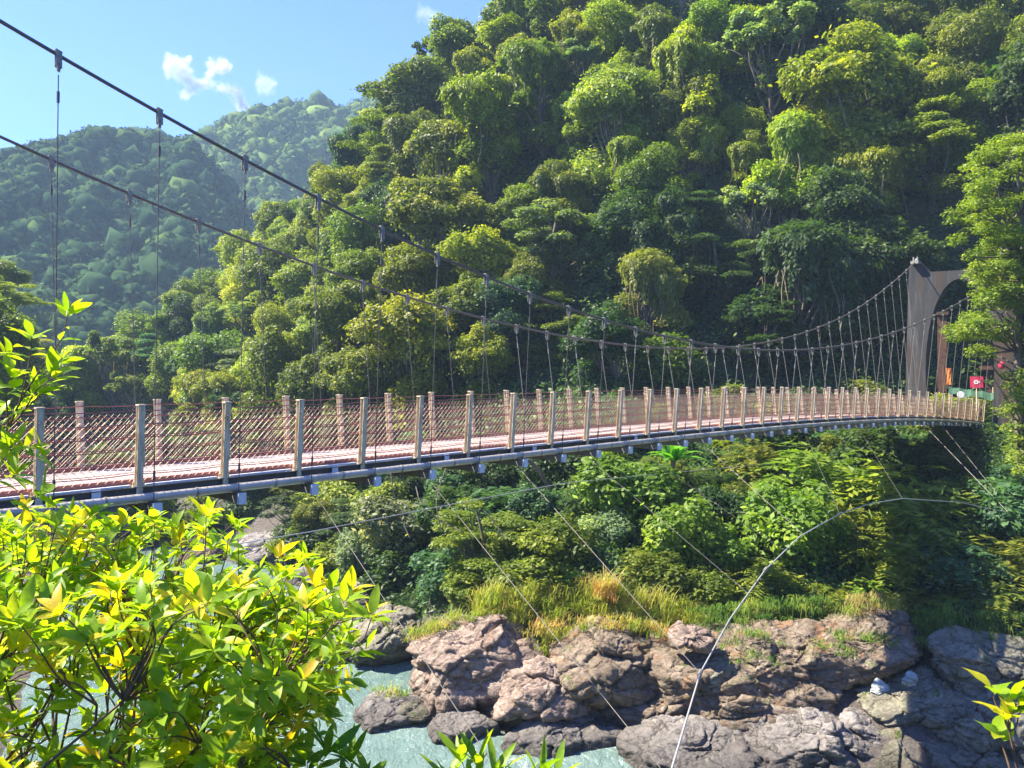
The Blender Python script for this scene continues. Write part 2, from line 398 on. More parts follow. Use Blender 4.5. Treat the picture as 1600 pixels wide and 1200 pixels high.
# river, gently rippled sheet
xs = np.arange(-160, 40, 1.0); ys = np.arange(6, 270, 1.0)
XX, YY = np.meshgrid(xs, ys)
ZZ = WATER + 0.16 * fbm(np.c_[XX.ravel() * 0.8, YY.ravel() * 0.6, XX.ravel() * 0], 9, 3).reshape(XX.shape)
v = np.stack([XX, YY, ZZ], -1).reshape(-1, 3); nx, ny = len(xs), len(ys)
ii = (np.arange(ny - 1)[:, None] * nx + np.arange(nx - 1)[None]).ravel()
tag(link("river_water", mesh_np("river_water", v, np.stack([ii, ii + 1, ii + nx + 1, ii + nx], 1), M_water, True)), kind='structure')

# distant mountains: one sheet whose crest lines are two ridges up the valley
def far_sheet(name, crest, base, dc, db, n=120, m=60, back=120):
    """crest/base: px,py polylines; dc/db their distances"""
    pxs = np.linspace(crest[0][0], crest[-1][0], n)
    cy = np.interp(pxs, [c[0] for c in crest], [c[1] for c in crest]); by = np.interp(pxs, [c[0] for c in base], [c[1] for c in base])
    dcc = np.interp(pxs, [c[0] for c in crest], dc); dbb = np.interp(pxs, [c[0] for c in base], db)
    top = np.stack([(pxs - 800) / F * dcc, dcc, (600 - cy) / F * dcc], 1)
    bot = np.stack([(pxs - 800) / F * dbb, dbb, (600 - by) / F * dbb], 1)
    t = np.linspace(0, 1, m)[:, None, None]
    g = bot[None] * (1 - t) + top[None] * t
    bk = top + np.array([0, back, -60.0]); g = np.concatenate([g, (top + np.array([0, back * .3, -6]))[None], bk[None]])
    q = g.reshape(-1, 3)
    # gullies running down the slope
    gu = fbm(np.c_[q[:, 0] * 0.018, q[:, 1] * 0.008, q[:, 2] * 0.006], 31, 4)
    q[:, 1] += gu * 26; q[:, 2] += fbm(q * 0.03, 77, 3) * 1.6
    g = q.reshape(g.shape)
    M_, N_ = g.shape[:2]
    ii = (np.arange(M_ - 1)[:, None] * N_ + np.arange(N_ - 1)[None]).ravel()
    me = mesh_np(name, g.reshape(-1, 3), np.stack([ii, ii + 1, ii + N_ + 1, ii + N_], 1), M_ground, True)
    o = link(name, me); tag(o, kind='structure'); return g
gA = far_sheet("far_hill", [(-400, 330), (-150, 300), (0, 268), (60, 242), (130, 224), (180, 218), (250, 224), (300, 240), (350, 300), (420, 430), (520, 520), (640, 580)],
               [(-400, 640), (0, 640), (150, 640), (640, 640)], [330, 330, 340, 350, 355, 360, 365, 360, 350, 340, 330, 320], [200, 215, 235, 300])
gB = far_sheet("far_mountain", [(-100, 330), (0, 300), (100, 268), (200, 240), (280, 224), (330, 203), (400, 188), (440, 176), (520, 176), (600, 166), (700, 160), (850, 170), (1000, 210)],
               [(-100, 560), (1000, 560)], [520, 520, 520, 520, 520, 525, 530, 530, 540, 540, 540, 540, 540], [380, 380])

# ------------------------------------------------------------------ foliage generators
def leaf_quads(c, nrm, L, Wd, rng, droop=0.0, dirn=None):
    """rhombic leaf cards: c Nx3 centres, nrm Nx3 normals"""
    n = len(c)
    nrm = nrm / (np.linalg.norm(nrm, axis=1)[:, None] + 1e-9)
    if dirn is None: dirn = rng.normal(size=(n, 3))
    a = dirn - (dirn * nrm).sum(1)[:, None] * nrm; a /= np.linalg.norm(a, axis=1)[:, None] + 1e-9
    a[:, 2] -= droop; a /= np.linalg.norm(a, axis=1)[:, None] + 1e-9
    b = np.cross(nrm, a); b /= np.linalg.norm(b, axis=1)[:, None] + 1e-9
    L = L[:, None] if hasattr(L, '__len__') else L; Wd = Wd[:, None] if hasattr(Wd, '__len__') else Wd
    v = np.stack([c - a * L * .5, c + b * Wd * .5 + a * L * .05, c + a * L * .5, c - b * Wd * .5 + a * L * .05], 1).reshape(-1, 3)
    f = np.arange(n * 4).reshape(n, 4)
    return v, f
def sphere_dirs(n, rng, up=0.0):
    u = rng.normal(size=(n, 3)); u /= np.linalg.norm(u, axis=1)[:, None]
    return u
def clump_leaves(clumps, nleaf, L, Wd, rng, seed, low=-0.5, rnd=0.55, upb=0.35, shell=0.16, holes=0.0):
    """leaf cards on lumpy ellipsoids; clumps: (centre, radii)"""
    area = np.array([r[0] * r[1] + 2 * r[0] * r[2] for _, r in clumps]); area = area / area.sum()
    Cs = []; Ns = []; T = []
    for (c, r), a in zip(clumps, area):
        n = int(nleaf * a); u = sphere_dirs(int(n * 1.7) + 4, rng)
        u = u[(u[:, 2] > low + rng.normal(size=len(u)) * .15)][:n]
        r = np.array(r); nz = fbm(u * 2.1 + np.array(c) * .7, seed, 3)
        rad = 1 + 0.24 * nz + .10 * vnoise(u * 7 + np.array(c), seed + 40) - np.abs(rng.normal(size=len(u))) * shell
        if holes:
            keep = nz > -holes * 0.9 + 0.1 * rng.normal(size=len(u)) - .2; u = u[keep]; rad = rad[keep]; nz = nz[keep]
        out_ = rng.uniform(size=len(u)) < .13; rad = np.where(out_, rad + np.abs(rng.normal(size=len(u))) * .22 * (vnoise(u * 3.3 + np.array(c), seed + 60) + .6), rad)
        p = np.array(c) + u * r * rad[:, None]
        nn = u / r; nn /= np.linalg.norm(nn, axis=1)[:, None]
        nn = nn * (1 - rnd) + rng.normal(size=u.shape) * rnd * .6 + np.array([0, 0, upb])
        Cs.append(p); Ns.append(nn)
        T.append(np.clip(0.42 + 0.20 * rng.normal(size=len(u)) + 0.13 * rng.normal() + .12 * vnoise(p * 1.3, seed + 9), 0, 1))
    c = np.vstack(Cs); nn = np.vstack(Ns); t = np.concatenate(T)
    k = len(c); s = rng.uniform(0.65, 1.35, k)
    v, f = leaf_quads(c, nn, L * s, Wd * s, rng)
    return v, f, t
def curtain_leaves(c, r, depth, n, L, Wd, rng, seed):
    """vine curtain hanging under a clump"""
    th = rng.uniform(0, 2 * np.pi, n); lob = 1 + 0.22 * np.sin(th * 5 + seed) + .12 * np.sin(th * 11 + 2 * seed)
    ln = depth * (0.55 + 0.45 * vnoise(np.c_[np.cos(th) * 3, np.sin(th) * 3, th * 0 + seed], seed))
    h = rng.uniform(0, 1, n) ** 1.2
    taper = 1 - 0.42 * h
    p = np.stack([c[0] + np.cos(th) * r[0] * lob * taper, c[1] + np.sin(th) * r[1] * lob * taper, c[2] + 0.15 * r[2] - h * ln], 1)
    p += rng.normal(size=p.shape) * 0.12
    nn = np.stack([np.cos(th), np.sin(th), 0.45 + 0 * th], 1) + rng.normal(size=(n, 3)) * .38
    d = np.tile([0, 0, -1.0], (n, 1)) + rng.normal(size=(n, 3)) * .35
    s = rng.uniform(0.6, 1.4, n)
    v, f = leaf_quads(p, nn, L * 1.35 * s, Wd * .9 * s, rng, dirn=d)
    return v, f, np.clip(.38 + .2 * rng.normal(size=n), 0, 1)
def join(parts):
    v = []; f = []; t = []; n = 0
    for a, b, c in parts:
        v.append(a); f.append(b + n); t.append(c); n += len(a)
    return np.vstack(v), np.vstack(f), np.concatenate(t)
def bent(p0, p1, n, rng, wob=0.12, sag=0.0):
    p0 = np.asarray(p0, float); p1 = np.asarray(p1, float); t = np.linspace(0, 1, n)[:, None]
    d = np.linalg.norm(p1 - p0)
    q = p0 + (p1 - p0) * t + np.sin(np.pi * t) * rng.normal(size=3) * wob * d * .6 + np.sin(2 * np.pi * t) * rng.normal(size=3) * wob * d * .3
    q[:, 2] -= (np.sin(np.pi * t) * sag * d)[:, 0]; return q
def trunk_mesh(clumps, H0, r0, rng, name="trunk", limb_r=.4, lean=0.5):
    mb = MB(); top = np.array([rng.normal() * lean * .5, rng.normal() * lean * .5, H0])
    path = bent((0, 0, -1.2), top, 8, rng, .05); mb.tube(path, np.linspace(r0, r0 * .35, 8), 7)
    for c, r in clumps:
        c = np.array(c); k = min(7, max(2, int(7 * np.clip(c[2] / H0 * .62, .25, 1)))); s = path[k - 1]
        mb.tube(bent(s, c - np.array([0, 0, r[2] * .4]), 6, rng, .1), np.linspace(r0 * limb_r, r0 * .1, 6), 5)
    return mb.mesh(name, M_bark, True)

PROTO = {}
def proto(kind, seed):
    rng = np.random.default_rng(seed * 101 + sum(map(ord, kind))); cl = []; parts = []; extra = None
    if kind == 'dome':
        sx, sy = rng.uniform(.75, 1.2, 2)
        for k in range(24):
            u = sphere_dirs(1, rng)[0] * np.array([sx, sy, rng.uniform(.8, 1.25)]); u[2] = abs(u[2]) * .95 - .15
            q = rng.uniform(.75, 1.0); cl.append(((u[0] * 2.6 * q, u[1] * 2.6 * q, 5.6 + u[2] * 2.6 * q), (rng.uniform(.5, 1.45), rng.uniform(.5, 1.45), rng.uniform(.4, 1.05))))
        cl.append(((0, 0, 5.4), (2.1, 2.1, 1.9)))
        for k in range(9):
            a = rng.uniform(0, 6.28); q = rng.uniform(.6, 2.1); cl.append(((math.cos(a) * q, math.sin(a) * q, rng.uniform(.8, 3.6)), (rng.uniform(.9, 1.4),) * 2 + (rng.uniform(.9, 1.3),)))
        parts.append(clump_leaves(cl, 26000, .25, .13, rng, seed, shell=.2))
        Ht = 5.6; r0 = .22
    elif kind == 'bulb':
        for k in range(6):
            a = rng.uniform(0, 6.28); q = rng.uniform(.3, 1.7)
            cl.append(((math.cos(a) * q, math.sin(a) * q, 6.2 + rng.uniform(-1.4, 1.0)), (rng.uniform(1.2, 1.8), rng.uniform(1.2, 1.8), rng.uniform(1.1, 1.6))))
        for k in range(11):
            a = rng.uniform(0, 6.28); q = rng.uniform(.8, 2.3); cl.append(((math.cos(a) * q, math.sin(a) * q, rng.uniform(.9, 4.6)), (rng.uniform(.9, 1.3),) * 3))
        parts.append(clump_leaves(cl, 24000, .23, .12, rng, seed, shell=.16, low=-.7))
        Ht = 6; r0 = .25
    elif kind == 'draped':
        nn = 4 + seed % 3; vs = MB()
        for k in range(nn):
            a = rng.uniform(0, 6.28); q = 0 if k == 0 else rng.uniform(1.0, 2.3)
            c = np.array([math.cos(a) * q, math.sin(a) * q, 8.2 - .85 * q + rng.uniform(-.4, .4)]); r = (rng.uniform(1.0, 1.7),) * 2 + (rng.uniform(.8, 1.15),)
            cl.append((tuple(c), r))
            parts.append(curtain_leaves(c, r, rng.uniform(2.0, 4.6), 2500, .25, .13, rng, seed + k))
            for z in range(8):
                a2 = rng.uniform(0, 6.28); s0 = c + np.array([math.cos(a2) * r[0] * .8, math.sin(a2) * r[1] * .8, -1.5])
                vs.tube(bent(s0, s0 + np.array([rng.normal() * .4, rng.normal() * .4, -rng.uniform(1.5, 3.5)]), 6, rng, .06), .02, 3, False)
        for k in range(13):
            a = rng.uniform(0, 6.28); q = rng.uniform(.8, 2.6); cl.append(((math.cos(a) * q, math.sin(a) * q, rng.uniform(.6, 5.2)), (rng.uniform(.9, 1.3),) * 3))
        parts.append(clump_leaves(cl, 21000, .24, .125, rng, seed, low=-.2, shell=.12, upb=.6))
        Ht = 7.8; r0 = .28; extra = vs.mesh("vines", M_vine)
    elif kind == 'layered':
        for k in range(24):
            a = rng.uniform(0, 6.28); q = math.sqrt(rng.uniform(.03, 1)) * 3.4; z = 6.9 - (q / 3.4) ** 2 * 2.6 - rng.uniform(0, 1.9)
            cl.append(((math.cos(a) * q, math.sin(a) * q, z), (rng.uniform(.7, 1.25), rng.uniform(.7, 1.25), rng.uniform(.22, .36))))
        for k in range(12):
            a = rng.uniform(0, 6.28); q = rng.uniform(.4, 2.6); cl.append(((math.cos(a) * q, math.sin(a) * q, rng.uniform(.6, 3.6)), (rng.uniform(.8, 1.3),) * 2 + (rng.uniform(.4, .8),)))
        parts.append(clump_leaves(cl, 22000, .22, .12, rng, seed, low=-.6, rnd=.5, upb=.9, shell=.25))
        Ht = 5.8; r0 = .2
    elif kind == 'airy':
        for k in range(34):
            u = sphere_dirs(1, rng)[0]; q = rng.uniform(.5, 1.0); u[2] = abs(u[2]) - .1
            cl.append(((u[0] * 3 * q, u[1] * 3 * q, 5.2 + u[2] * 2.7 * q), (rng.uniform(.35, .7),) * 2 + (rng.uniform(.25, .45),)))
        parts.append(clump_leaves(cl, 6000, .26, .15, rng, seed, shell=.4, upb=.6))
        Ht = 5.2; r0 = .2
    elif kind == 'palm':
        fr = []
        for k in range(22):
            a = rng.uniform(0, 6.28); el = rng.uniform(.1, 1.2); ln = rng.uniform(2.2, 3.0)
            t = np.linspace(0, 1, 26); rr = ln * t * math.cos(el) ; z = 5 + ln * (t * math.sin(el) - .75 * t ** 2.2)
            p = np.stack([np.cos(a) * rr, np.sin(a) * rr, z], 1)
            tg = np.gradient(p, axis=0); sd_ = np.array([-math.sin(a), math.cos(a), 0])
            for s in (-1, 1):
                d = sd_ * s + tg / np.linalg.norm(tg, axis=1)[:, None] * .6 + np.array([0, 0, -.35])
                l = .75 * np.sin(np.pi * (t * .9 + .08)) + .05
                d = d / np.linalg.norm(d, axis=1)[:, None]
                c = p + d * l[:, None] * .5
                v_, f_ = leaf_quads(c, np.tile([0, 0, 1.0], (26, 1)) + .2 * rng.normal(size=(26, 3)), l, .1, rng, dirn=d)
                parts.append((v_, f_, np.clip(.5 + .2 * rng.normal(size=26), 0, 1)))
        Ht = 5; r0 = .16
    elif kind == 'shrub':
        for k in range(11):
            u = sphere_dirs(1, rng)[0]; u[2] = abs(u[2]); q = rng.uniform(.5, 1)
            cl.append(((u[0] * 1.15 * q, u[1] * 1.15 * q, .9 + u[2] * .95 * q), (rng.uniform(.4, .65),) * 2 + (rng.uniform(.3, .5),)))
        cl.append(((0, 0, .7), (1.0, 1.0, .8)))
        parts.append(clump_leaves(cl, 5200, .17, .085, rng, seed, low=-.8, shell=.22, upb=.6))
        Ht = 1.2; r0 = .06
    elif kind == 'bigleaf':
        vs = []
        for k in range(46):   # drooping sprays of paired leaves
            u = sphere_dirs(1, rng)[0]; u[2] = abs(u[2]) * .9 + .1
            p0 = np.array([u[0] * .6, u[1] * .6, .6 + u[2] * 1.0]); ln = rng.uniform(.8, 1.3)
            t = np.linspace(.1, 1, 9); d0 = np.array([u[0], u[1], .35]); d0 /= np.linalg.norm(d0)
            p = p0 + d0 * (ln * t)[:, None]; p[:, 2] -= ln * .55 * t ** 2
            sd_ = np.cross(d0, (0, 0, 1)); sd_ /= np.linalg.norm(sd_)
            for s in (-1, 1):
                d = sd_ * s * .8 + d0 * .55 + np.array([0, 0, -.45]); d /= np.linalg.norm(d)
                l = np.full(9, .34) * rng.uniform(.8, 1.15, 9)
                v_, f_ = leaf_quads(p + d * .17, np.tile([0, 0, 1.0], (9, 1)) + d0 * .2 + .25 * rng.normal(size=(9, 3)), l, .10, rng, dirn=np.tile(d, (9, 1)))
                parts.append((v_, f_, np.clip(.5 + .2 * rng.normal(size=9) + .1 * rng.normal(), 0, 1)))
        cl = [((0, 0, .8), (.9, .9, .8))]
        parts.append(clump_leaves(cl, 900, .22, .11, rng, seed, low=-.8, shell=.3))
        Ht = 1.2; r0 = .07
    elif kind == 'fern':
        for k in range(26):
            a = k * 2.4 + rng.uniform(-.2, .2); el = rng.uniform(.5, 1.3); ln = rng.uniform(1.1, 1.7)
            t = np.linspace(0.05, 1, 20); rr = ln * t * math.cos(el * .8); z = .2 + ln * (t * math.sin(el) - .8 * t ** 2)
            p = np.stack([np.cos(a) * rr, np.sin(a) * rr, z], 1); tg = np.gradient(p, axis=0); tg /= np.linalg.norm(tg, axis=1)[:, None]
            for s in (-1, 1):
                d = np.array([-math.sin(a), math.cos(a), 0]) * s + tg * .5; d /= np.linalg.norm(d, axis=1)[:, None]
                l = .34 * np.sin(np.pi * (t * .85 + .12)) + .03
                v_, f_ = leaf_quads(p + d * l[:, None] * .5, np.tile([0, 0, 1.0], (20, 1)) + .2 * rng.normal(size=(20, 3)), l, .07, rng, dirn=d)
                parts.append((v_, f_, np.clip(.5 + .18 * rng.normal(size=20), 0, 1)))
        Ht = .4; r0 = .06
    v, f, t = join(parts)
    crown = mesh_np("crown", v, f, M_leaf, False, t)
    if kind in ('palm', 'fern'): tr = trunk_mesh([], Ht, r0, rng)
    elif kind in ('shrub', 'bigleaf'): tr = trunk_mesh([((rng.normal() * .5, rng.normal() * .5, 1.2), (.2,) * 3) for _ in range(5)], Ht, r0, rng)
    else: tr = trunk_mesh(cl[:16], Ht, r0, rng)
    z = v[:, 2]; wd = float(np.percentile(np.hypot(v[:, 0], v[:, 1]), 95) * 2); ctr = float(z.max() - .46 * wd) if kind in ('dome', 'bulb', 'draped', 'layered', 'airy') else float((z.max() + z.min()) / 2)
    PROTO[(kind, seed)] = (crown, tr, extra, ctr, wd)
NVAR = {'dome': 6, 'bulb': 6, 'draped': 6, 'layered': 4, 'airy': 3, 'palm': 2, 'shrub': 4, 'bigleaf': 3, 'fern': 2}
for k_, n_ in NVAR.items():
    for s_ in range(n_): proto(k_, s_)
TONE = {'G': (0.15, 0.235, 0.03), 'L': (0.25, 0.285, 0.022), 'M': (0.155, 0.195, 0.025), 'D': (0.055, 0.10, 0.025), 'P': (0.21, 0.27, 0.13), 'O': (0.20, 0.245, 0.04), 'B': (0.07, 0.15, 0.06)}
TW = {'G': 'fresh green', 'L': 'lime green', 'M': 'mid green', 'D': 'dark green', 'P': 'pale grey-green', 'O': 'olive green', 'B': 'blue-green'}
KW = {'dome': ('broadleaf_tree', 'round-crowned broadleaf tree'), 'bulb': ('bushy_tree', 'bushy many-domed tree'), 'draped': ('vine_draped_tree', 'vine-draped tree'),
      'layered': ('spreading_tree', 'layered spreading tree'), 'airy': ('sparse_tree', 'sparse airy tree'), 'palm': ('palm_tree', 'feathery palm'),
      'shrub': ('shrub', 'small-leaved shrub'), 'bigleaf': ('large_leaved_shrub', 'drooping large-leaved shrub'), 'fern': ('fern', 'arching fern')}
rng0 = np.random.default_rng(4)
PLANTS = []
def plant(kind, tone, loc, scale, group, var=None, zs=1.0):
    var = int(rng0.integers(NVAR[kind])) if var is None else var % NVAR[kind]
    crown, tr, ex, ctr, wd = PROTO[(kind, var)]
    name = KW[kind][0]
    e = empty(name, tuple(loc), float(rng0.uniform(0, 6.28)), (scale * float(rng0.uniform(.85, 1.2)), scale * float(rng0.uniform(.85, 1.2)), scale * zs))
    j = rng0.normal(size=3) * .055
    col = tuple(float(c * (1 + a)) * float(q) for c, a, q in zip(TONE[tone], j, (rng0.uniform(.85, 1.15),) * 3))
    c = link("crown", crown, e); c.color = (*col, 1)
    t = link("trunk" if kind not in ('shrub', 'bigleaf', 'fern') else "stem", tr, e)
    if ex is not None: link("vines", ex, e)
    tag(e, None, 'tree' if kind in ('dome', 'bulb', 'draped', 'layered', 'airy', 'palm') else ('fern' if kind == 'fern' else 'shrub'), group)
    PLANTS.append((e, kind, tone, np.array(loc) + np.array([0, 0, ctr * scale * zs])))
    return e

# prominent trees of the hillside: px, py of crown centre, width px, kind, tone
TREES = [(800, 28, 95, 'draped', 'L'), (683, 88, 60, 'airy', 'D'), (640, 150, 110, 'dome', 'M'), (738, 105, 75, 'draped', 'L'), (850, 110, 110, 'draped', 'M'),
 (770, 170, 140, 'draped', 'L'), (556, 225, 60, 'draped', 'D'), (615, 235, 120, 'layered', 'M'), (520, 290, 70, 'bulb', 'D'), (700, 240, 120, 'dome', 'O'),
 (900, 55, 80, 'draped', 'L'), (962, 30, 95, 'bulb', 'L'), (1020, 55, 100, 'draped', 'M'), (920, 105, 100, 'layered', 'P'), (955, 150, 120, 'dome', 'O'), (1010, 150, 80, 'bulb', 'O'),
 (1120, 30, 80, 'dome', 'L'), (1070, 95, 120, 'draped', 'L'), (1085, 155, 110, 'draped', 'M'), (1200, 80, 120, 'airy', 'P'), (1240, 40, 120, 'dome', 'D'),
 (1340, 130, 170, 'dome', 'L'), (1285, 185, 110, 'bulb', 'L'), (1400, 95, 90, 'dome', 'L'), (1455, 130, 100, 'draped', 'L'), (1510, 55, 110, 'bulb', 'M'), (1500, 5, 90, 'draped', 'L'),
 (1565, 110, 100, 'palm', 'B'), (985, 235, 85, 'draped', 'L'), (1090, 215, 75, 'draped', 'L'), (1160, 190, 65, 'bulb', 'L'), (1172, 240, 80, 'draped', 'L'),
 (1240, 240, 140, 'draped', 'L'), (1350, 260, 115, 'draped', 'L'), (1320, 330, 130, 'dome', 'D'), (1450, 250, 160, 'layered', 'M'), (1175, 335, 95, 'airy', 'P'),
 (690, 340, 130, 'dome', 'O'), (820, 320, 70, 'dome', 'M'), (565, 360, 100, 'bulb', 'M'), (645, 430, 110, 'dome', 'M'), (870, 375, 150, 'layered', 'P'), (870, 290, 90, 'draped', 'M'),
 (640, 530, 150, 'dome', 'L'), (752, 545, 90, 'dome', 'L'), (860, 510, 110, 'layered', 'M'), (1050, 340, 110, 'draped', 'D'), (1120, 440, 140, 'layered', 'D'), (1250, 420, 160, 'draped', 'D'),
 (1380, 400, 130, 'dome', 'D'), (1010, 440, 110, 'draped', 'O'), (430, 560, 110, 'dome', 'M'), (330, 560, 100, 'bulb', 'M'), (480, 430, 95, 'dome', 'L'), (425, 395, 80, 'bulb', 'M'),
 (375, 490, 70, 'palm', 'P'), (455, 370, 50, 'palm', 'P'), (500, 510, 90, 'dome', 'O'), (270, 560, 75, 'bulb', 'M'), (560, 470, 90, 'bulb', 'O'), (1200, 520, 140, 'layered', 'D'), (1330, 500, 140, 'layered', 'D'),
 (1040, 570, 110, 'shrub', 'M'), (730, 470, 100, 'dome', 'M'), (950, 520, 110, 'dome', 'D'), (560, 590, 110, 'dome', 'M'), (390, 600, 110, 'layered', 'P'), (480, 600, 100, 'dome', 'M'), (310, 610, 80, 'dome', 'L')]
placed = []
for px, py, wpx, kind, tone in TREES:
    var = int(rng0.integers(NVAR[kind])); _, _, _, ctr, wd = PROTO[(kind, var)]
    d = 80.0
    for it in range(5):
        s = wpx / F * d / wd
        dd = ray_ground(px, py, ctr * s, 45, best=True)
        if dd is None: dd = 112.0 if py < 300 else 125.0; 
        d = .5 * d + .5 * dd
    s = wpx / F * d / wd * 1.08; p = W(px, py, d)
    g = float(H(p[0], p[1])[0])
    base = p[2] - ctr * s
    zs = 1.0
    if base > g: zs = min(1.2, (p[2] - g) / (ctr * s)); base = max(g, p[2] - ctr * s * zs)
    plant(kind, tone, (p[0], p[1], base), s, 'trees covering the steep valley side', var, zs)
    placed.append((p[0], p[1], wd * s))
pl = np.array(placed)
rng = np.random.default_rng(11); cnt = 0; tries = 0
FILLPX = []
while cnt < 245 and tries < 30000:
    tries += 1
    x = rng.uniform(-75, 75); y = rng.uniform(58, 150)
    if abs(x) > y * .75 + 6: continue
    z = float(H(x, y)[0])
    if z < -9: continue
    px, py = P2((x, y, z))
    if py < -160 or px < 120: continue
    if z < -1.0 and y < 66: continue
    wd_ = rng.uniform(5.0, 8.5) * (1.0 if y < 90 else 1.1)
    dist = np.hypot(pl[:, 0] - x, pl[:, 1] - y)
    if (dist < .28 * (wd_ + pl[:, 2])).any(): continue
    dark = px > 950 and py > 260  # shaded lower right: shade put into the tone mix, more lime on the lit slope
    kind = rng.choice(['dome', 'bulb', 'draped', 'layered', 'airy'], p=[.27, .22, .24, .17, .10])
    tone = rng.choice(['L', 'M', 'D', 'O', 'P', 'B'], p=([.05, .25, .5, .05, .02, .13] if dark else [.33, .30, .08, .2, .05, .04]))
    var = int(rng.integers(NVAR[kind])); s = wd_ / PROTO[(kind, var)][4]
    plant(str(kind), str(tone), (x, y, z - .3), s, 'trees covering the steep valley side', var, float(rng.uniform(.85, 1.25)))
    pl = np.vstack([pl, (x, y, wd_)]); cnt += 1
# left valley side and valley floor trees
for px, py, d, wpx, kind, tone in ((10, 470, 95, 90, 'layered', 'L'), (20, 540, 80, 100, 'dome', 'M'), (-30, 500, 70, 120, 'bulb', 'M'), (85, 585, 150, 70, 'bulb', 'M'), (135, 580, 190, 60, 'dome', 'M'), (180, 560, 200, 60, 'bulb', 'M'),
        (215, 555, 200, 55, 'dome', 'M'), (150, 620, 150, 70, 'bulb', 'B'), (205, 600, 160, 70, 'dome', 'D'), (60, 640, 110, 90, 'dome', 'D'), (120, 650, 120, 80, 'bulb', 'D'), (10, 620, 80, 110, 'bulb', 'D'), (40, 560, 120, 80, 'layered', 'L'), (0, 430, 110, 60, 'dome', 'M')):
    var = int(rng.integers(NVAR[kind])); ctr, wd = PROTO[(kind, var)][3:]
    s = wpx / F * d / wd; p = W(px, py, d); plant(kind, tone, (p[0], p[1], p[2] - ctr * s), s, 'trees on the valley floor up the river', var)
for px, py, d, wpx, kind, tone in ((330, 800, 78, 90, 'bulb', 'D'), (400, 790, 72, 90, 'dome', 'D'), (260, 810, 86, 80, 'dome', 'D'), (460, 800, 64, 90, 'layered', 'D'), (360, 770, 84, 90, 'dome', 'M'), (200, 790, 100, 80, 'bulb', 'D'), (300, 770, 92, 80, 'layered', 'M'),
        (430, 750, 74, 90, 'dome', 'D'), (520, 860, 54, 80, 'shrub', 'M'), (560, 920, 49, 90, 'shrub', 'D'), (590, 970, 46, 80, 'shrub', 'D'), (640, 960, 43, 80, 'shrub', 'D'), (480, 850, 60, 90, 'shrub', 'O')):
    var = int(rng.integers(NVAR[kind])); ctr, wd = PROTO[(kind, var)][3:]
    s = wpx / F * d / wd; p = W(px, py, d); plant(kind, tone, (p[0], p[1], min(p[2] - ctr * s, float(H(p[0], p[1])[0]))), s, 'plants at the foot of the valley side by the river', var)
pl2 = np.array([(-99., -99.)]); cnt = 0; tries = 0
while cnt < 55 and tries < 9000:
    tries += 1; x = rng.uniform(-62, -6); y = rng.uniform(40, 112); z = float(H(x, y)[0]); px, py = P2((x, y, z))
    if z < -13.95 or z > 1 or px < 60 or px > 640: continue
    if (np.hypot(pl2[:, 0] - x, pl2[:, 1] - y) < 2.6).any(): continue
    kind = str(rng.choice(['dome', 'bulb', 'layered', 'shrub', 'bigleaf'])); tone = str(rng.choice(['D', 'M', 'O'], p=[.5, .35, .15])); var = int(rng.integers(NVAR[kind]))
    plant(kind, tone, (x, y, z - .3), rng.uniform(3.0, 4.6) / PROTO[(kind, var)][4], 'plants at the foot of the valley side by the river', var); pl2 = np.vstack([pl2, (x, y)]); cnt += 1
# off-frame trees on the near-right bank so that the shaded corner has something to shade it
for px, py, d, wpx, kind, tone in ((1760, 300, 55, 190, 'dome', 'M'), (1700, 450, 62, 160, 'bulb', 'D'), (1600, 520, 66, 150, 'dome', 'D'), (1540, 470, 68, 150, 'dome', 'D'), (1680, 620, 50, 160, 'dome', 'D')):
    var = int(rng.integers(NVAR[kind])); ctr, wd = PROTO[(kind, var)][3:]
    s = wpx / F * d / wd; p = W(px, py, d); plant(kind, tone, (p[0], p[1], p[2] - ctr * s), s, 'trees covering the steep valley side', var)

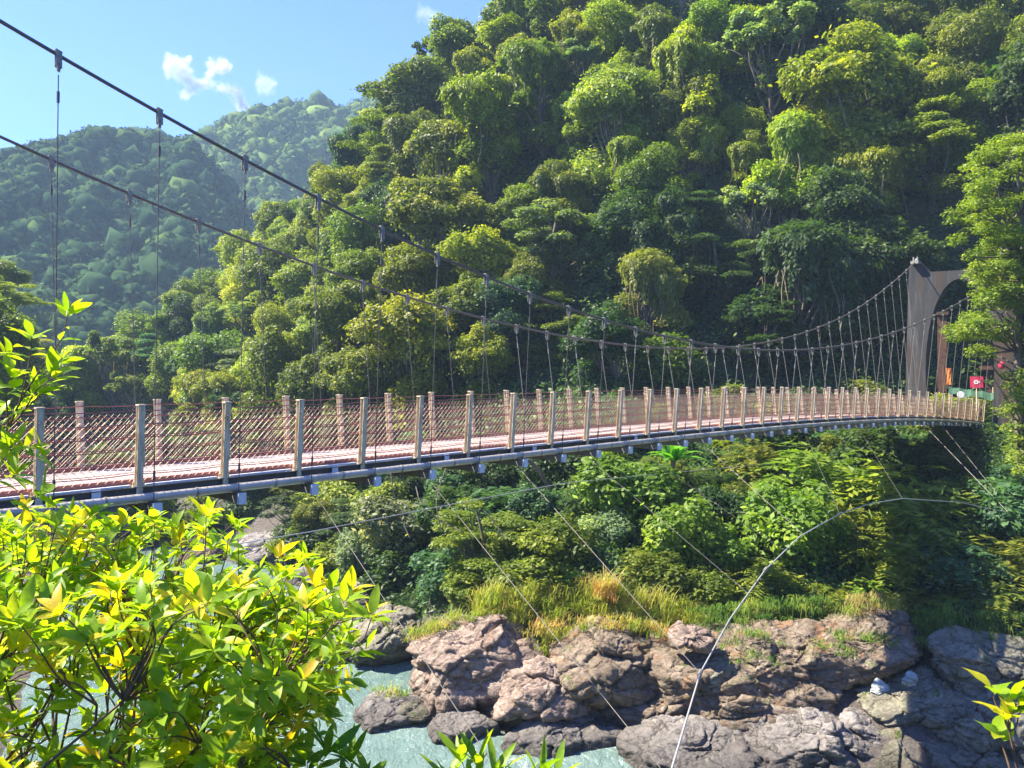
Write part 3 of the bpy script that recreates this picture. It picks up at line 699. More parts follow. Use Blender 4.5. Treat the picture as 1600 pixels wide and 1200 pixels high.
# bank shrubs between the river rocks and the bridge
BUSH = [(1110, 935, 70, 'shrub', 'O'), (1165, 930, 80, 'fern', 'G'), (1215, 945, 80, 'bigleaf', 'M'), (1260, 935, 90, 'fern', 'M'), (1310, 950, 80, 'shrub', 'M'), (1350, 930, 90, 'bigleaf', 'G'), (1395, 950, 80, 'fern', 'G'), (1440, 955, 90, 'bigleaf', 'M'), (1490, 970, 90, 'shrub', 'D'), (1540, 980, 90, 'fern', 'M'), (1590, 985, 90, 'bigleaf', 'D'), (1150, 965, 60, 'bigleaf', 'G'), (1290, 965, 60, 'fern', 'O'), (820, 925, 70, 'shrub', 'G'), (880, 905, 60, 'shrub', 'G'), (1000, 925, 60, 'shrub', 'G'), (1060, 930, 60, 'fern', 'G'), (760, 945, 50, 'shrub', 'G'),
 (1070, 835, 150, 'shrub', 'G'), (1130, 860, 90, 'shrub', 'G'), (1285, 745, 200, 'bigleaf', 'G'), (1240, 820, 170, 'shrub', 'G'), (970, 770, 150, 'shrub', 'G'), (950, 830, 80, 'shrub', 'P'),
 (1400, 790, 200, 'bigleaf', 'M'), (1440, 850, 180, 'bigleaf', 'M'), (1380, 880, 140, 'bigleaf', 'M'), (1500, 880, 160, 'bigleaf', 'B'), (1330, 830, 140, 'bigleaf', 'M'), (750, 850, 170, 'layered', 'M'),
 (520, 780, 120, 'shrub', 'O'), (610, 820, 120, 'shrub', 'P'), (690, 900, 110, 'shrub', 'B'), (620, 900, 120, 'shrub', 'D'), (780, 790, 130, 'fern', 'B'), (870, 860, 120, 'shrub', 'M'), (660, 730, 120, 'shrub', 'B'),
 (850, 730, 110, 'shrub', 'D'), (1180, 720, 130, 'bigleaf', 'M'), (1120, 760, 110, 'fern', 'D'), (1010, 900, 110, 'shrub', 'M'), (1040, 755, 110, 'shrub', 'M'), (1090, 745, 80, 'fern', 'M'), (1000, 735, 80, 'bigleaf', 'D'), (560, 870, 90, 'shrub', 'P'), (520, 930, 100, 'shrub', 'D'), (820, 910, 100, 'shrub', 'M'),
 (1540, 800, 150, 'shrub', 'B'), (1580, 880, 130, 'bigleaf', 'M'), (1200, 900, 120, 'bigleaf', 'M'), (1100, 920, 80, 'shrub', 'M'), (1400, 940, 110, 'fern', 'M'), (1300, 930, 110, 'fern', 'M'), (1500, 950, 110, 'fern', 'M'),
 (730, 930, 60, 'shrub', 'O'), (1350, 710, 120, 'shrub', 'D'), (1560, 940, 100, 'bigleaf', 'O'), (905, 790, 80, 'bigleaf', 'D'), (700, 800, 120, 'shrub', 'D'), (575, 745, 110, 'shrub', 'O'), (480, 850, 90, 'shrub', 'D')]
def bush_at(px, py, wpx, kind, tone, var=None):
    var = int(rng0.integers(NVAR[kind])) if var is None else var; ctr, wd = PROTO[(kind, var)][3:]
    d = 42.0
    for it in range(5):
        s = wpx / F * d / wd; dd = ray_ground(px, py, ctr * s * .8, 29) or 45; d = .5 * d + .5 * dd
    s = wpx / F * d / wd; p = W(px, py, d)
    plant(kind, tone, (p[0], p[1], p[2] - ctr * s), s, 'shrubs on the rocky bank below the bridge', var)
    return p[0], p[1], wpx / F * d
bp = [bush_at(*b) for b in BUSH]
bpa = np.array(bp); cnt = 0; tries = 0
while cnt < 85 and tries < 8000:
    tries += 1
    x = rng.uniform(-16, 40); y = rng.uniform(35.5, 60); z = float(H(x, y)[0]); px, py = P2((x, y, z))
    if px < 440 or px > 1680 or z < -11 or (py > 905 and 740 < px < 1100): continue
    wd_ = rng.uniform(2.2, 4.2)
    if (np.hypot(bpa[:, 0] - x, bpa[:, 1] - y) < .33 * (wd_ + bpa[:, 2])).any(): continue
    kind = str(rng.choice(['shrub', 'bigleaf', 'fern', 'shrub'])); tone = str(rng.choice(['D', 'M', 'B', 'O', 'L'], p=[.4, .3, .17, .07, .06]))
    var = int(rng.integers(NVAR[kind])); plant(kind, tone, (x, y, z - .2), wd_ / PROTO[(kind, var)][4], 'shrubs on the rocky bank below the bridge', var)
    bpa = np.vstack([bpa, (x, y, wd_)]); cnt += 1

# undergrowth that nobody could count
def undergrowth(name, n, xr, yr, hgt, L, tones, seed, cond):
    rg = np.random.default_rng(seed)
    x = rg.uniform(*xr, n); y = rg.uniform(*yr, n); z = H(x, y); k = cond(x, y, z); x, y, z = x[k], y[k], z[k]
    hh = hgt * (0.55 + 0.6 * vnoise(np.c_[x * .35, y * .35, x * 0], seed)) * rg.uniform(0, 1, len(x)) ** .6
    c = np.stack([x, y, z + np.maximum(hh, 0)], 1)
    nn = rg.normal(size=c.shape) * .5 + np.array([-.2, -.45, .8]); s = rg.uniform(.6, 1.5, len(c))
    v, f = leaf_quads(c, nn, L * s, L * .5 * s, rg)
    o = link(name, mesh_np(name, v, f, M_leaf, False, np.clip(.4 + .25 * rg.normal(size=len(c)), 0, 1))); o.color = (*tones, 1)
    return tag(o, kind='stuff')
undergrowth("forest_undergrowth", 260000, (-80, 80), (58, 150), 3.6, .42, (0.075, 0.14, 0.03), 3, lambda x, y, z: (np.abs(x) < y * .75 + 4) & (z > -9))
undergrowth("bank_undergrowth", 90000, (-20, 42), (35, 62), 1.1, .24, (0.075, 0.145, 0.03), 4, lambda x, y, z: (np.abs(x) < y * .75 + 4) & (z > np.where((x < -3) & (y > 37), -13.9, -11.5)))
undergrowth("valley_undergrowth", 110000, (-150, -25), (25, 190), 3.0, .5, (0.05, 0.10, 0.03), 6, lambda x, y, z: z > np.where(y > 60, -13.6, -11.5))

# far forests: crowns on the distant slopes
def far_forest(name, g, n, rad, L, npc, seed, tone):
    rg = np.random.default_rng(seed); M_, N_ = g.shape[:2]
    a = rg.uniform(0, M_ - 2.001, n); b = rg.uniform(0, N_ - 1.001, n); i = a.astype(int); j = b.astype(int); fa = (a - i)[:, None]; fb = (b - j)[:, None]
    p = g[i, j] * (1 - fa) * (1 - fb) + g[i + 1, j] * fa * (1 - fb) + g[i, j + 1] * (1 - fa) * fb + g[i + 1, j + 1] * fa * fb
    r = rad * np.clip(np.exp(rg.normal(size=n) * .42 - .12), .35, 1.5) * np.where(rg.uniform(size=n) < .1, 1.35, 1)
    bm = bmesh.new(); bmesh.ops.create_icosphere(bm, subdivisions=2, radius=1.0); u0 = np.array([x.co[:] for x in bm.verts]); f0 = np.array([[q.index for q in t.verts] for t in bm.faces]); bm.free()
    k0 = (u0[f0][:, :, 2] > -.55).all(1); f0 = f0[k0]; m = len(u0)
    C_ = np.repeat(p + np.stack([0 * r, 0 * r, r * .35], 1), m, 0); r_ = np.repeat(r, m); u = np.tile(u0, (n, 1)); el = np.repeat(rg.uniform(.8, 1.3, n), m)
    lump = 1 + .34 * vnoise(u * 1.9 + C_ * .31, seed) + .24 * vnoise(u * 4.5 + C_ * .9, seed + 1) + .11 * rg.normal(size=len(u))
    q = C_ + u * (r_ * lump)[:, None] * np.stack([np.ones(len(el)), np.ones(len(el)), el], 1)
    f = (np.arange(n)[:, None, None] * m + f0[None]).reshape(-1, 3)
    t = np.clip(.42 + np.repeat(rg.normal(size=n) * .20, len(f0)) + .13 * rg.normal(size=len(f)), 0, 1)
    # ragged leaf sprays over the crowns
    m2 = 85; ur = sphere_dirs(n * m2, rg); ur[:, 2] = np.abs(ur[:, 2]) - .2; r2 = np.repeat(r, m2); C2 = np.repeat(p + np.stack([0 * r, 0 * r, r * .35], 1), m2, 0)
    q2 = C2 + ur * (r2 * rg.uniform(.9, 1.42, len(r2)))[:, None]; s2 = rg.uniform(.6, 1.6, len(q2)) * r2 / rad
    v2, f2 = leaf_quads(q2, ur + rg.normal(size=ur.shape) * .6 + np.array([0, 0, .3]), L * .8 * s2, L * .5 * s2, rg)
    v2 = v2.reshape(-1, 4, 3); t2 = np.clip(.5 + .2 * rg.normal(size=len(q2)), 0, 1)
    f2 = np.vstack([f2[:, :3], f2[:, [0, 2, 3]]]) + len(q)
    o = link(name, mesh_np(name, np.vstack([q, v2.reshape(-1, 3)]), np.vstack([f, f2]), M_far, False, np.concatenate([t, t2, t2]))); o.color = (*tone, 1); return tag(o, kind='stuff')
far_forest("far_hill_forest", gA, 6200, 3.3, 1.4, 150, 41, (0.045, 0.085, 0.035))
far_forest("far_mountain_forest", gB, 6500, 4.8, 1.9, 130, 42, (0.085, 0.14, 0.045))

# ------------------------------------------------------------------ rocks
def ico(sub):
    bm = bmesh.new(); bmesh.ops.create_icosphere(bm, subdivisions=sub, radius=1.0)
    v = np.array([x.co[:] for x in bm.verts]); f = np.array([[q.index for q in p.verts] for p in bm.faces]); bm.free(); return v, f
ICO5 = ico(6); ICO4 = ico(5)
def worley(p, seed):
    """nearest cell: random value of the cell and distance to the border"""
    i0 = np.floor(p).astype(np.int64); best = np.full(len(p), 9.); sec = np.full(len(p), 9.); val = np.zeros(len(p)); grd = np.zeros((len(p), 3))
    for dx in (-1, 0, 1):
        for dy in (-1, 0, 1):
            for dz in (-1, 0, 1):
                c = i0 + np.array([dx, dy, dz]); q = np.stack([_h(c[:, 0], c[:, 1], c[:, 2], seed + k) for k in range(3)], 1) * .42 + .5 + c
                d = np.linalg.norm(p - q, axis=1); v_ = _h(c[:, 0], c[:, 1], c[:, 2], seed + 7); g_ = np.stack([_h(c[:, 0], c[:, 1], c[:, 2], seed + 11 + k) for k in range(3)], 1)
                tilt = (g_ * (p - q)).sum(1) * .9
                m = d < best; sec = np.where(m, best, np.minimum(sec, d)); val = np.where(m, v_ + tilt, val); best = np.where(m, d, best)
    return val, sec - best
def rock(poly, d, mat, seed, label, thick=None, soft=30, rough=0.03, cuts=7, group='rocks along the river edge', name='boulder', tilt=0.35, strata=0.05, chunk=1.0):
    rg = np.random.default_rng(seed); P = np.array(poly, float); c2 = P.mean(0); P = c2 + (P - c2) * 1.09; k = d / F
    c = W(c2[0], c2[1], d); q = (P - c2) * k; q[:, 1] *= -1       # x,z metres
    wd, hg = np.ptp(q[:, 0]), np.ptp(q[:, 1]); th = thick or max(.55 * wd, hg) * .5
    pl_ = []
    for a, b in zip(q, np.roll(q, -1, 0)):
        e = b - a; n2 = np.array([e[1], -e[0]]); n2 /= np.linalg.norm(n2) + 1e-9; dd = (a * n2).sum()
        if dd < 0: n2 = -n2; dd = -dd
        n3 = np.array([n2[0], rg.normal() * tilt * .5, n2[1]])
        if n2[1] > .4: n3[1] = -.55 - .3 * rg.uniform()      # tops slope towards the river
        dd = max(dd, .12 * min(wd, hg)); nn = np.linalg.norm(n3)
        pl_.append((np.array([n2[0], 0, n2[1]]), dd * 1.04)); pl_.append((n3 / nn, (dd + n3[1] * th * .35) / nn if n2[1] > .4 else dd * 1.06 / nn))
    for sgn in (-1, 1):
        for z in range(4):
            n3 = np.array([rg.normal() * .45, sgn, rg.normal() * .35 + .12]); n3 /= np.linalg.norm(n3); pl_.append((n3, th * rg.uniform(.8, 1.15)))
    for z in range(cuts):
        n3 = sphere_dirs(1, rg)[0]; n3[1] = -abs(n3[1]); s = abs(n3[0]) * wd / 2 + abs(n3[1]) * th + abs(n3[2]) * hg / 2; pl_.append((n3, s * rg.uniform(.62, .85)))
    V_, F_ = ICO5 if wd > 2.2 else ICO4
    u = V_; acc = np.zeros(len(u))
    for n3, dd in pl_: acc += np.maximum(u @ n3 / dd, 0) ** soft
    r = acc ** (-1.0 / soft); p = u * r[:, None]
    vr = c / np.linalg.norm(c); ang = math.asin(vr[2]); ca, sa = math.cos(ang), math.sin(ang)
    RM = np.array([[1, 0, 0], [0, ca, -sa], [0, sa, ca]]); p = p @ RM.T; u = u @ RM.T
    sz = min(wd, hg)
    pn = p + c
    rg_ = 1 - np.abs(fbm(pn * 0.9, seed, 4))
    disp = fbm(pn * 1.1, seed + 5, 5, .55) * rough * min(sz, 2.2) * 1.1 + (rg_ - .7) * rough * min(sz, 2.2) * .9 + fbm(pn * 5, seed + 9, 3, .6) * .02
    SR = np.array([[.95, 0, .3], [0, 1, 0], [-.3, 0, .95]])
    wq = (pn @ SR.T) * np.array([.55, .7, 1.15]) + fbm(pn * .7, seed + 2, 2)[:, None] * .22
    wv, we = worley(wq, seed); wv2, we2 = worley(wq * 2.7, seed + 50)
    disp += chunk * (wv * .20 - .20 * np.clip(1 - we / .10, 0, 1)) + chunk * (wv2 * .035 - .05 * np.clip(1 - we2 / .10, 0, 1))
    if strata:
        sv = pn @ np.array([.25, .15, 1.0]) * 2.9 + fbm(pn * .6, seed + 3, 2) * 1.0
        fr = sv - np.floor(sv); disp += strata * (np.minimum(fr / .25, 1) * np.minimum((1 - fr) / .12, 1) - .6)
    nr = u
    p = p + nr * disp[:, None]
    me = mesh_np(name, p, F_, M_rock[mat], True)
    o = link(name, me, None, tuple(c)); tag(o, label, 'rock', group); return o
RK = [
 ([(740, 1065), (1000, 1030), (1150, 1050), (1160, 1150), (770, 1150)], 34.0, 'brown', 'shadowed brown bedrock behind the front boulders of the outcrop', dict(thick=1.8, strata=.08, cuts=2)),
 ([(1080, 1010), (1200, 985), (1460, 965), (1660, 1005), (1660, 1130), (1100, 1140)], 33.4, 'mossy', 'long mossy bedrock wall under the hanging grass', dict(thick=1.8, strata=.10, cuts=2)),
 ([(1010, 1135), (1200, 1095), (1400, 1075), (1660, 1090), (1700, 1300), (1000, 1300)], 30.6, 'grey', 'broad grey bedrock shelf sloping into the river at the lower right', dict(thick=2.2, strata=.10, cuts=2)),
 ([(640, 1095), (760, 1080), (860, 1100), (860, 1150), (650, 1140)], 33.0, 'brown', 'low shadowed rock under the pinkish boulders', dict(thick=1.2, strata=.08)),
 ([(605, 1035), (614, 1012), (690, 985), (765, 950), (788, 955), (815, 985), (838, 1045), (815, 1085), (740, 1105), (640, 1108), (606, 1090)], 33.3, 'pink', 'big pinkish peaked boulder at the left tip of the rock outcrop', dict(thick=1.9, rough=.07, strata=.04)),
 ([(778, 1055), (798, 1036), (850, 1028), (905, 1045), (930, 1070), (918, 1110), (782, 1112)], 31.6, 'pink', 'pinkish block with a sunlit flat top right of the peaked boulder', dict(thick=1.4, rough=.06)),
 ([(868, 1012), (900, 985), (945, 973), (1000, 992), (1065, 1030), (1045, 1075), (960, 1100), (900, 1085), (870, 1045)], 32.4, 'brown', 'dark rusty dome-shaped boulder with purple-brown cracked top', dict(thick=1.9, rough=.05)),
 ([(546, 1112), (575, 1086), (650, 1093), (660, 1130), (625, 1148), (558, 1140)], 31.9, 'grey', 'smooth grey boulder at the waterline, leftmost of the outcrop', dict(chunk=.35, thick=1.0, rough=.05, cuts=4)),
 ([(640, 1105), (665, 1096), (715, 1104), (718, 1138), (650, 1140)], 32.2, 'grey', 'small grey rock wedged under the peaked boulder', dict(thick=.8)),
 ([(672, 1135), (690, 1116), (740, 1108), (772, 1120), (775, 1152), (722, 1164), (683, 1160)], 30.7, 'grey', 'rounded grey boulder at the waterline below the pinkish block', dict(chunk=.4, thick=.9, cuts=4)),
 ([(765, 1125), (850, 1118), (950, 1130), (965, 1165), (900, 1190), (800, 1175)], 29.9, 'grey', 'long low grey slab at the waterline in the middle', dict(thick=1.2, cuts=5)),
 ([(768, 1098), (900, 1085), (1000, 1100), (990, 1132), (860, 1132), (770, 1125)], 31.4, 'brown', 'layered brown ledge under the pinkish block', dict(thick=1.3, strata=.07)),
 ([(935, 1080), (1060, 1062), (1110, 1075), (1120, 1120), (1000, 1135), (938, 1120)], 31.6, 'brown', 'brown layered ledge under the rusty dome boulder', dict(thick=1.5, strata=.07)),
 ([(985, 1005), (1090, 985), (1180, 985), (1200, 1040), (1150, 1100), (1060, 1110), (1000, 1075)], 32.6, 'brown', 'cracked brown cliff block right of the rusty dome boulder', dict(thick=2.0, strata=.10, rough=.07)),
 ([(1130, 1000), (1250, 965), (1340, 970), (1345, 1030), (1250, 1095), (1150, 1115), (1120, 1060)], 32.2, 'brown', 'brown layered overhang in the middle of the river cliff', dict(thick=1.9, strata=.11, rough=.07)),
 ([(1290, 985), (1360, 955), (1430, 960), (1452, 1000), (1400, 1040), (1300, 1075), (1280, 1030)], 32.0, 'brown', 'orange-stained overhanging cliff block below the hanging grass', dict(thick=1.7, strata=.07, rough=.06)),
 ([(1060, 1070), (1180, 1060), (1250, 1075), (1260, 1110), (1140, 1140), (1060, 1130)], 31.0, 'brown', 'low brown ledge in the shadow of the overhang', dict(thick=1.3, strata=.09)),
 ([(980, 1148), (1040, 1128), (1150, 1132), (1195, 1160), (1215, 1215), (1100, 1235), (975, 1205)], 28.9, 'grey', 'large smooth lilac-grey slab at the waterline below the guy cable', dict(thick=2.0, cuts=6, rough=.05, strata=.05)),
 ([(1145, 1140), (1230, 1110), (1320, 1115), (1365, 1190), (1310, 1235), (1190, 1225)], 29.2, 'grey', 'lilac-grey sloping slab with long grooves, right of the waterline slab', dict(thick=1.8, strata=.09, cuts=5)),
 ([(1225, 1100), (1290, 1092), (1320, 1118), (1290, 1145), (1215, 1140)], 30.0, 'grey', 'flat grey stone behind the grooved slab', dict(thick=1.0, strata=.05)),
 ([(1300, 1120), (1335, 1106), (1412, 1146), (1405, 1166), (1345, 1156)], 29.4, 'grey', 'long tilted grey slab pointing down to the right', dict(chunk=.3, thick=.7)),
 ([(1288, 1142), (1320, 1132), (1396, 1184), (1355, 1200)], 28.6, 'grey', 'narrow tilted grey slab in front of the long tilted one', dict(chunk=.3, thick=.6)),
 ([(1350, 1180), (1425, 1152), (1450, 1190), (1445, 1250), (1335, 1250)], 27.9, 'mossy', 'mossy rounded boulder at the bottom edge near the right', dict(thick=1.3, cuts=5)),
 ([(1330, 1085), (1400, 1062), (1465, 1040), (1485, 1075), (1450, 1115), (1350, 1122)], 30.2, 'mossy', 'weathered dark grey rock right of the overhang', dict(thick=1.2)),
 ([(1355, 1078), (1375, 1062), (1394, 1074), (1372, 1084)], 29.0, 'pale', 'small pale mint-white stone under the overhang', dict(chunk=.3, thick=.25, cuts=3)),
 ([(1400, 1062), (1425, 1050), (1445, 1058), (1420, 1070)], 29.1, 'pale', 'jagged whitish stone patch right of the mint-white stone', dict(chunk=.3, thick=.2, cuts=6)),
 ([(1452, 1112), (1505, 1082), (1562, 1100), (1572, 1160), (1470, 1172)], 28.7, 'mossy', 'blocky dark rock left of the right-hand sprig', dict(thick=1.1)),
 ([(1438, 1165), (1560, 1165), (1585, 1240), (1450, 1250)], 27.4, 'mossy', 'dark flat rock at the bottom edge left of the sprig stem', dict(thick=1.2)),
 ([(1435, 1005), (1520, 985), (1620, 1010), (1660, 1060), (1600, 1105), (1480, 1085)], 30.6, 'mossy', 'dark undercut cliff block at the right edge below the hanging grass', dict(thick=1.5, strata=.08)),
 ([(1555, 1110), (1650, 1095), (1680, 1200), (1570, 1215)], 28.0, 'mossy', 'dark mossy block in the bottom right corner', dict(thick=1.3)),
 ([(1098, 1038), (1138, 1028), (1152, 1062), (1110, 1078)], 31.2, 'mossy', 'rounded lichen-mottled stone beside the cable joint', dict(chunk=.4, thick=.5, cuts=3)),
 ([(1048, 985), (1085, 968), (1110, 985), (1098, 1012), (1060, 1008)], 31.9, 'pink', 'sunlit pale tilted plate on top of the outcrop', dict(thick=.8)),
 ([(340, 888), (378, 842), (450, 828), (478, 868), (430, 905), (350, 910)], 60, 'grey', 'big grey boulder by the river seen above the yellow-green bush', dict(thick=2.2)),
 ([(275, 872), (335, 845), (365, 880), (300, 905)], 61, 'brown', 'brown boulder left of the big grey one behind the bush', dict(thick=1.6)),
 ([(440, 905), (500, 878), (525, 912), (455, 940)], 54, 'grey', 'flat grey rock below the big grey boulder behind the bush', dict(thick=1.4)),
 ([(560, 980), (600, 950), (640, 960), (655, 1015), (610, 1040), (560, 1035)], 39.0, 'mossy', 'dark mossy boulder by the water left of the peaked boulder', dict(thick=1.5)),
 ([(480, 935), (560, 910), (595, 955), (570, 1000), (490, 990)], 44.0, 'mossy', 'dark wet boulder beside the river behind the bush edge', dict(thick=2.0)),
 ([(500, 985), (560, 975), (585, 1010), (560, 1040), (505, 1030)], 40.0, 'grey', 'low grey boulder in the river behind the bush edge', dict(thick=1.2)),
 ([(140, 716), (175, 688), (215, 700), (205, 728)], 140, 'grey', 'pale river boulder seen through the railing at the left', dict(thick=3)),
 ([(60, 730), (90, 705), (130, 712), (125, 738)], 130, 'grey', 'second pale river boulder seen through the railing, farther left', dict(thick=3)),
 ([(225, 745), (260, 722), (300, 735), (290, 765)], 115, 'grey', 'grey river boulder right of the pale ones behind the railing', dict(thick=3)),
]
for n_, (poly, d, mt, lab, kw) in enumerate(RK):
    rock(poly, d, mt, 300 + n_, lab, **kw)

rgk = np.random.default_rng(611); sm = []
for k in range(46):
    px = rgk.uniform(1180, 1640) if k < 34 else rgk.uniform(560, 1000); py = rgk.uniform(1055, 1215) if k < 34 else rgk.uniform(1085, 1125); w_ = rgk.uniform(28, 75); h_ = w_ * rgk.uniform(.4, .75); d = 16800 / (py + h_ * .5 - 600) if k >= 34 else 31.6 - (py - 1050) / 160 * 3.2
    n_ = 7; a = np.arange(n_) * 6.283 / n_ + rgk.uniform(0, 1, n_) * .5; sm.append((px, [(px + math.cos(q) * w_ / 2, py + math.sin(q) * h_ / 2) for q in a], d, ['grey', 'mossy', 'brown'][int(rgk.integers(3))]))
ICO5_, ICO5 = ICO5, ICO4
ICO4_, ICO4 = ICO4, ico(4)
sm.sort(key=lambda q: q[0]); seen = {}; ORD = ['first', 'second', 'third', 'fourth', 'fifth', 'sixth', 'seventh', 'eighth', 'ninth', 'tenth', 'eleventh', 'twelfth', 'thirteenth', 'fourteenth', 'fifteenth', 'sixteenth', 'seventeenth', 'eighteenth', 'nineteenth', 'twentieth']
for k, (px, poly, d, mt) in enumerate(sm):
    wd_ = {'grey': 'grey', 'mossy': 'dark mossy', 'brown': 'brown'}[mt]; z_ = 'among the right-hand slabs' if px > 1170 else 'wedged between the left-hand boulders'; seen[(mt, z_)] = seen.get((mt, z_), 0) + 1
    rock(poly, d, mt, 700 + k, f"{ORD[seen[(mt, z_)] - 1]} small {wd_} stone from the left {z_}", group='small stones between the river rocks', name='small_stone', cuts=5, chunk=.5)

# ------------------------------------------------------------------ grass
def grass(name, regions, mat, seed, blades=34, lift=0.0):
    rg = np.random.default_rng(seed); V = []; Fq = []; T = []; n0 = 0
    for (poly_px, py0, py1, cnt, d0, hgt, drp, tm) in regions:
        for _ in range(cnt):
            px = rg.uniform(*poly_px); t = (px - poly_px[0]) / (poly_px[1] - poly_px[0]); py = rg.uniform(0, 1)
            a = np.interp(t, np.linspace(0, 1, len(py0)), py0); b = np.interp(t, np.linspace(0, 1, len(py1)), py1); py = a + (b - a) * py
            d = d0 + rg.uniform(-.4, .4) + (b - py) / 60.0
            g = ray_ground(px, py, 0, d0 - 2.5, d0 + 6)
            if g is not None: d = min(d, g + .1)
            base = W(px, py, d); m = blades
            th = rg.uniform(0, 6.28, m); h = hgt * rg.uniform(.4, 1.3, m) * rg.choice([.6, .8, 1.0, 1.5]); ln = rg.uniform(.15, .75, m)
            dx = np.cos(th) * ln * h; dy = np.sin(th) * ln * h - .12 * h
            b0 = base + np.stack([rg.normal(size=m) * .2, rg.normal(size=m) * .2, np.zeros(m) - .1], 1)
            sd_ = np.stack([-np.sin(th), np.cos(th), 0 * th], 1) * .013 * rg.uniform(.8, 1.9, m)[:, None]
            pts = []
            for s in (0, .4, .75, 1.0):
                q = b0 + np.stack([dx * s ** 1.3, dy * s ** 1.3, h * (s - drp * s ** 2.5)], 1); wv = (1 - s * .85)
                pts += [q - sd_ * wv, q + sd_ * wv]
            V.append(np.stack(pts, 1).reshape(-1, 3))
            i = (np.arange(m) * 8)[:, None, None] + (np.arange(3) * 2)[None, :, None] + np.array([0, 1, 3, 2])[None, None]
            Fq.append(i.reshape(-1, 4) + n0); n0 += m * 8
            T.append(np.repeat(np.clip(tm + rg.normal() * .21 + rg.normal(size=m) * .12, 0, 1), 3))
    o = link(name, mesh_np(name, np.vstack(V), np.vstack(Fq), mat, False, np.concatenate(T))); return tag(o, kind='stuff')
grass("dry_grass", [((750, 1100), (925, 905, 915, 945), (965, 990, 990, 1000), 420, 34.4, .75, .45, .50), ((640, 790), (985, 930), (1000, 950), 40, 34.2, .5, .4, .35),
    ((840, 1090), (975, 960, 985), (1000, 985, 1010), 60, 33.2, .45, .5, .75), ((920, 960), (915, 915), (935, 935), 14, 34.6, 1.0, .5, .95), ((820, 880), (985, 985), (1040, 1040), 30, 33.2, .5, .6, .45),
    ((590, 640), (1075, 1070), (1095, 1085), 8, 32.6, .4, .4, .3)], M_grass_y, 21)
grass("hanging_grass", [((1080, 1480), (950, 930, 935, 960), (1000, 990, 975, 1000), 120, 33.6, .8, 1.1, .45), ((1440, 1640), (950, 960), (1000, 1025), 80, 31.8, .9, 1.3, .4), ((1100, 1400), (980, 985), (1050, 1010), 30, 30.9, .5, .9, .5),
    ((1320, 1400), (930, 930), (960, 960), 12, 32.6, 1.1, 1.1, 1.0)], M_grass_g, 22)

# ------------------------------------------------------------------ the bridge
D = np.array([0.702, 0.712, 0.0]); D /= np.linalg.norm(D)
Nn = np.array([-D[1], D[0], 0.0])
STEP = 1.5; P0 = np.array([-7.42, 12.0, 0.0]); WID = 3.0
UP = np.array([0, 0, 1.0])
def st(i, wdt=0.0, z=0.0): return P0 + D * (STEP * i) + Nn * wdt + UP * z
def i_of(px, wdt):
    k = (px - 800) / F; a = P0 + Nn * wdt
    return (k * a[1] - a[0]) / (STEP * (D[0] - k * D[1]))
bt = [(58, 765), (215, 753), (343, 742), (458, 733), (562, 723), (650, 714), (730, 708), (797, 701), (859, 691), (912, 686), (963, 681), (1009, 677), (1051, 672), (1090, 668), (1126, 664), (1160, 660), (1191, 658), (1219, 656), (1273, 653.5), (1320, 653), (1360, 652.5), (1430, 652), (1500, 652)]
bi = np.array([i_of(p[0], 0) for p in bt]); bz = np.array([(600 - p[1]) / F * (P0[1] + D[1] * STEP * i) for p, i in zip(bt, bi)])
zc = np.polyfit(bi, bz, 3)
def zd(i): return np.polyval(zc, np.clip(i, -3, 37.5))
I0, I1 = -6, 37
bridge = empty("suspension_bridge", tuple(st(15, 1.5, zd(15)))); BO = np.array(bridge.location)
tag(bridge, 'long pedestrian suspension bridge with pink deck, netted railings and sagging cables across the gorge', 'bridge')
def bobj(mb, name, mat, parent=None, smooth=False):
    """mesh in bridge-local coordinates"""
    me = mb.mesh(name, mat, smooth); 
    co = np.empty(len(me.vertices) * 3, np.float32); me.vertices.foreach_get("co", co); co = co.reshape(-1, 3)
    o_ = BO if parent is None else BO + np.array(parent['_org']) if '_org' in parent else BO
    co -= BO.astype(np.float32); me.vertices.foreach_set("co", co.ravel()); me.update()
    return link(name, me, parent if parent is not None else bridge)
IS = np.arange(I0, I1 + .01, .5)
# deck: grating panels between kerb strips
deck = MB()
for i in range(I0, I1):
    for k in range(10):
        a = i + k / 10 + .004; b = i + (k + 1) / 10 - .006
        pa, pb = st(a, 1.5, zd(a) - .03), st(b, 1.5, zd(b) - .03); m = (pa + pb) / 2; ax = (pb - pa) / 2
        deck.box(m, ax, Nn * 1.30, UP * .02)
bobj(deck, "deck", M_deck)
for s, w0 in ((0, .12), (1, WID - .12)):
    kb = MB()
    for i in range(I0, I1):
        pa, pb = st(i + .03, w0, zd(i) + .02), st(i + .97, w0, zd(i + 1) + .02); kb.box((pa + pb) / 2, (pb - pa) / 2, Nn * .04, UP * .05)
    bobj(kb, "kerb", M_rail)
    fl = MB()
    for i in range(I0, I1):
        pa, pb = st(i + .08, w0 - (.1 if s == 0 else -.1), zd(i) - .03), st(i + .92, w0 - (.1 if s == 0 else -.1), zd(i + 1) - .03); fl.box((pa + pb) / 2, (pb - pa) / 2, Nn * .05, UP * .018)
    bobj(fl, "edge_strip", M_white)
    ch = MB()
    for i in range(I0, I1):
        w1 = -.03 if s == 0 else WID + .03
        pa, pb = st(i + .02, w1, zd(i) - .15), st(i + .98, w1, zd(i + 1) - .15)
        ch.box((pa + pb) / 2, (pb - pa) / 2, Nn * .008, UP * .09)
        for q in (-.09, .09): ch.box((pa + pb) / 2 + UP * q + Nn * (-.03 if s == 0 else .03), (pb - pa) / 2, Nn * .035, UP * .006)
    bobj(ch, "side_channel", M_dark)
pp = MB(); pts = [st(i, -.17, zd(i) - .23) for i in IS]; pp.tube(pts, .078, 12)
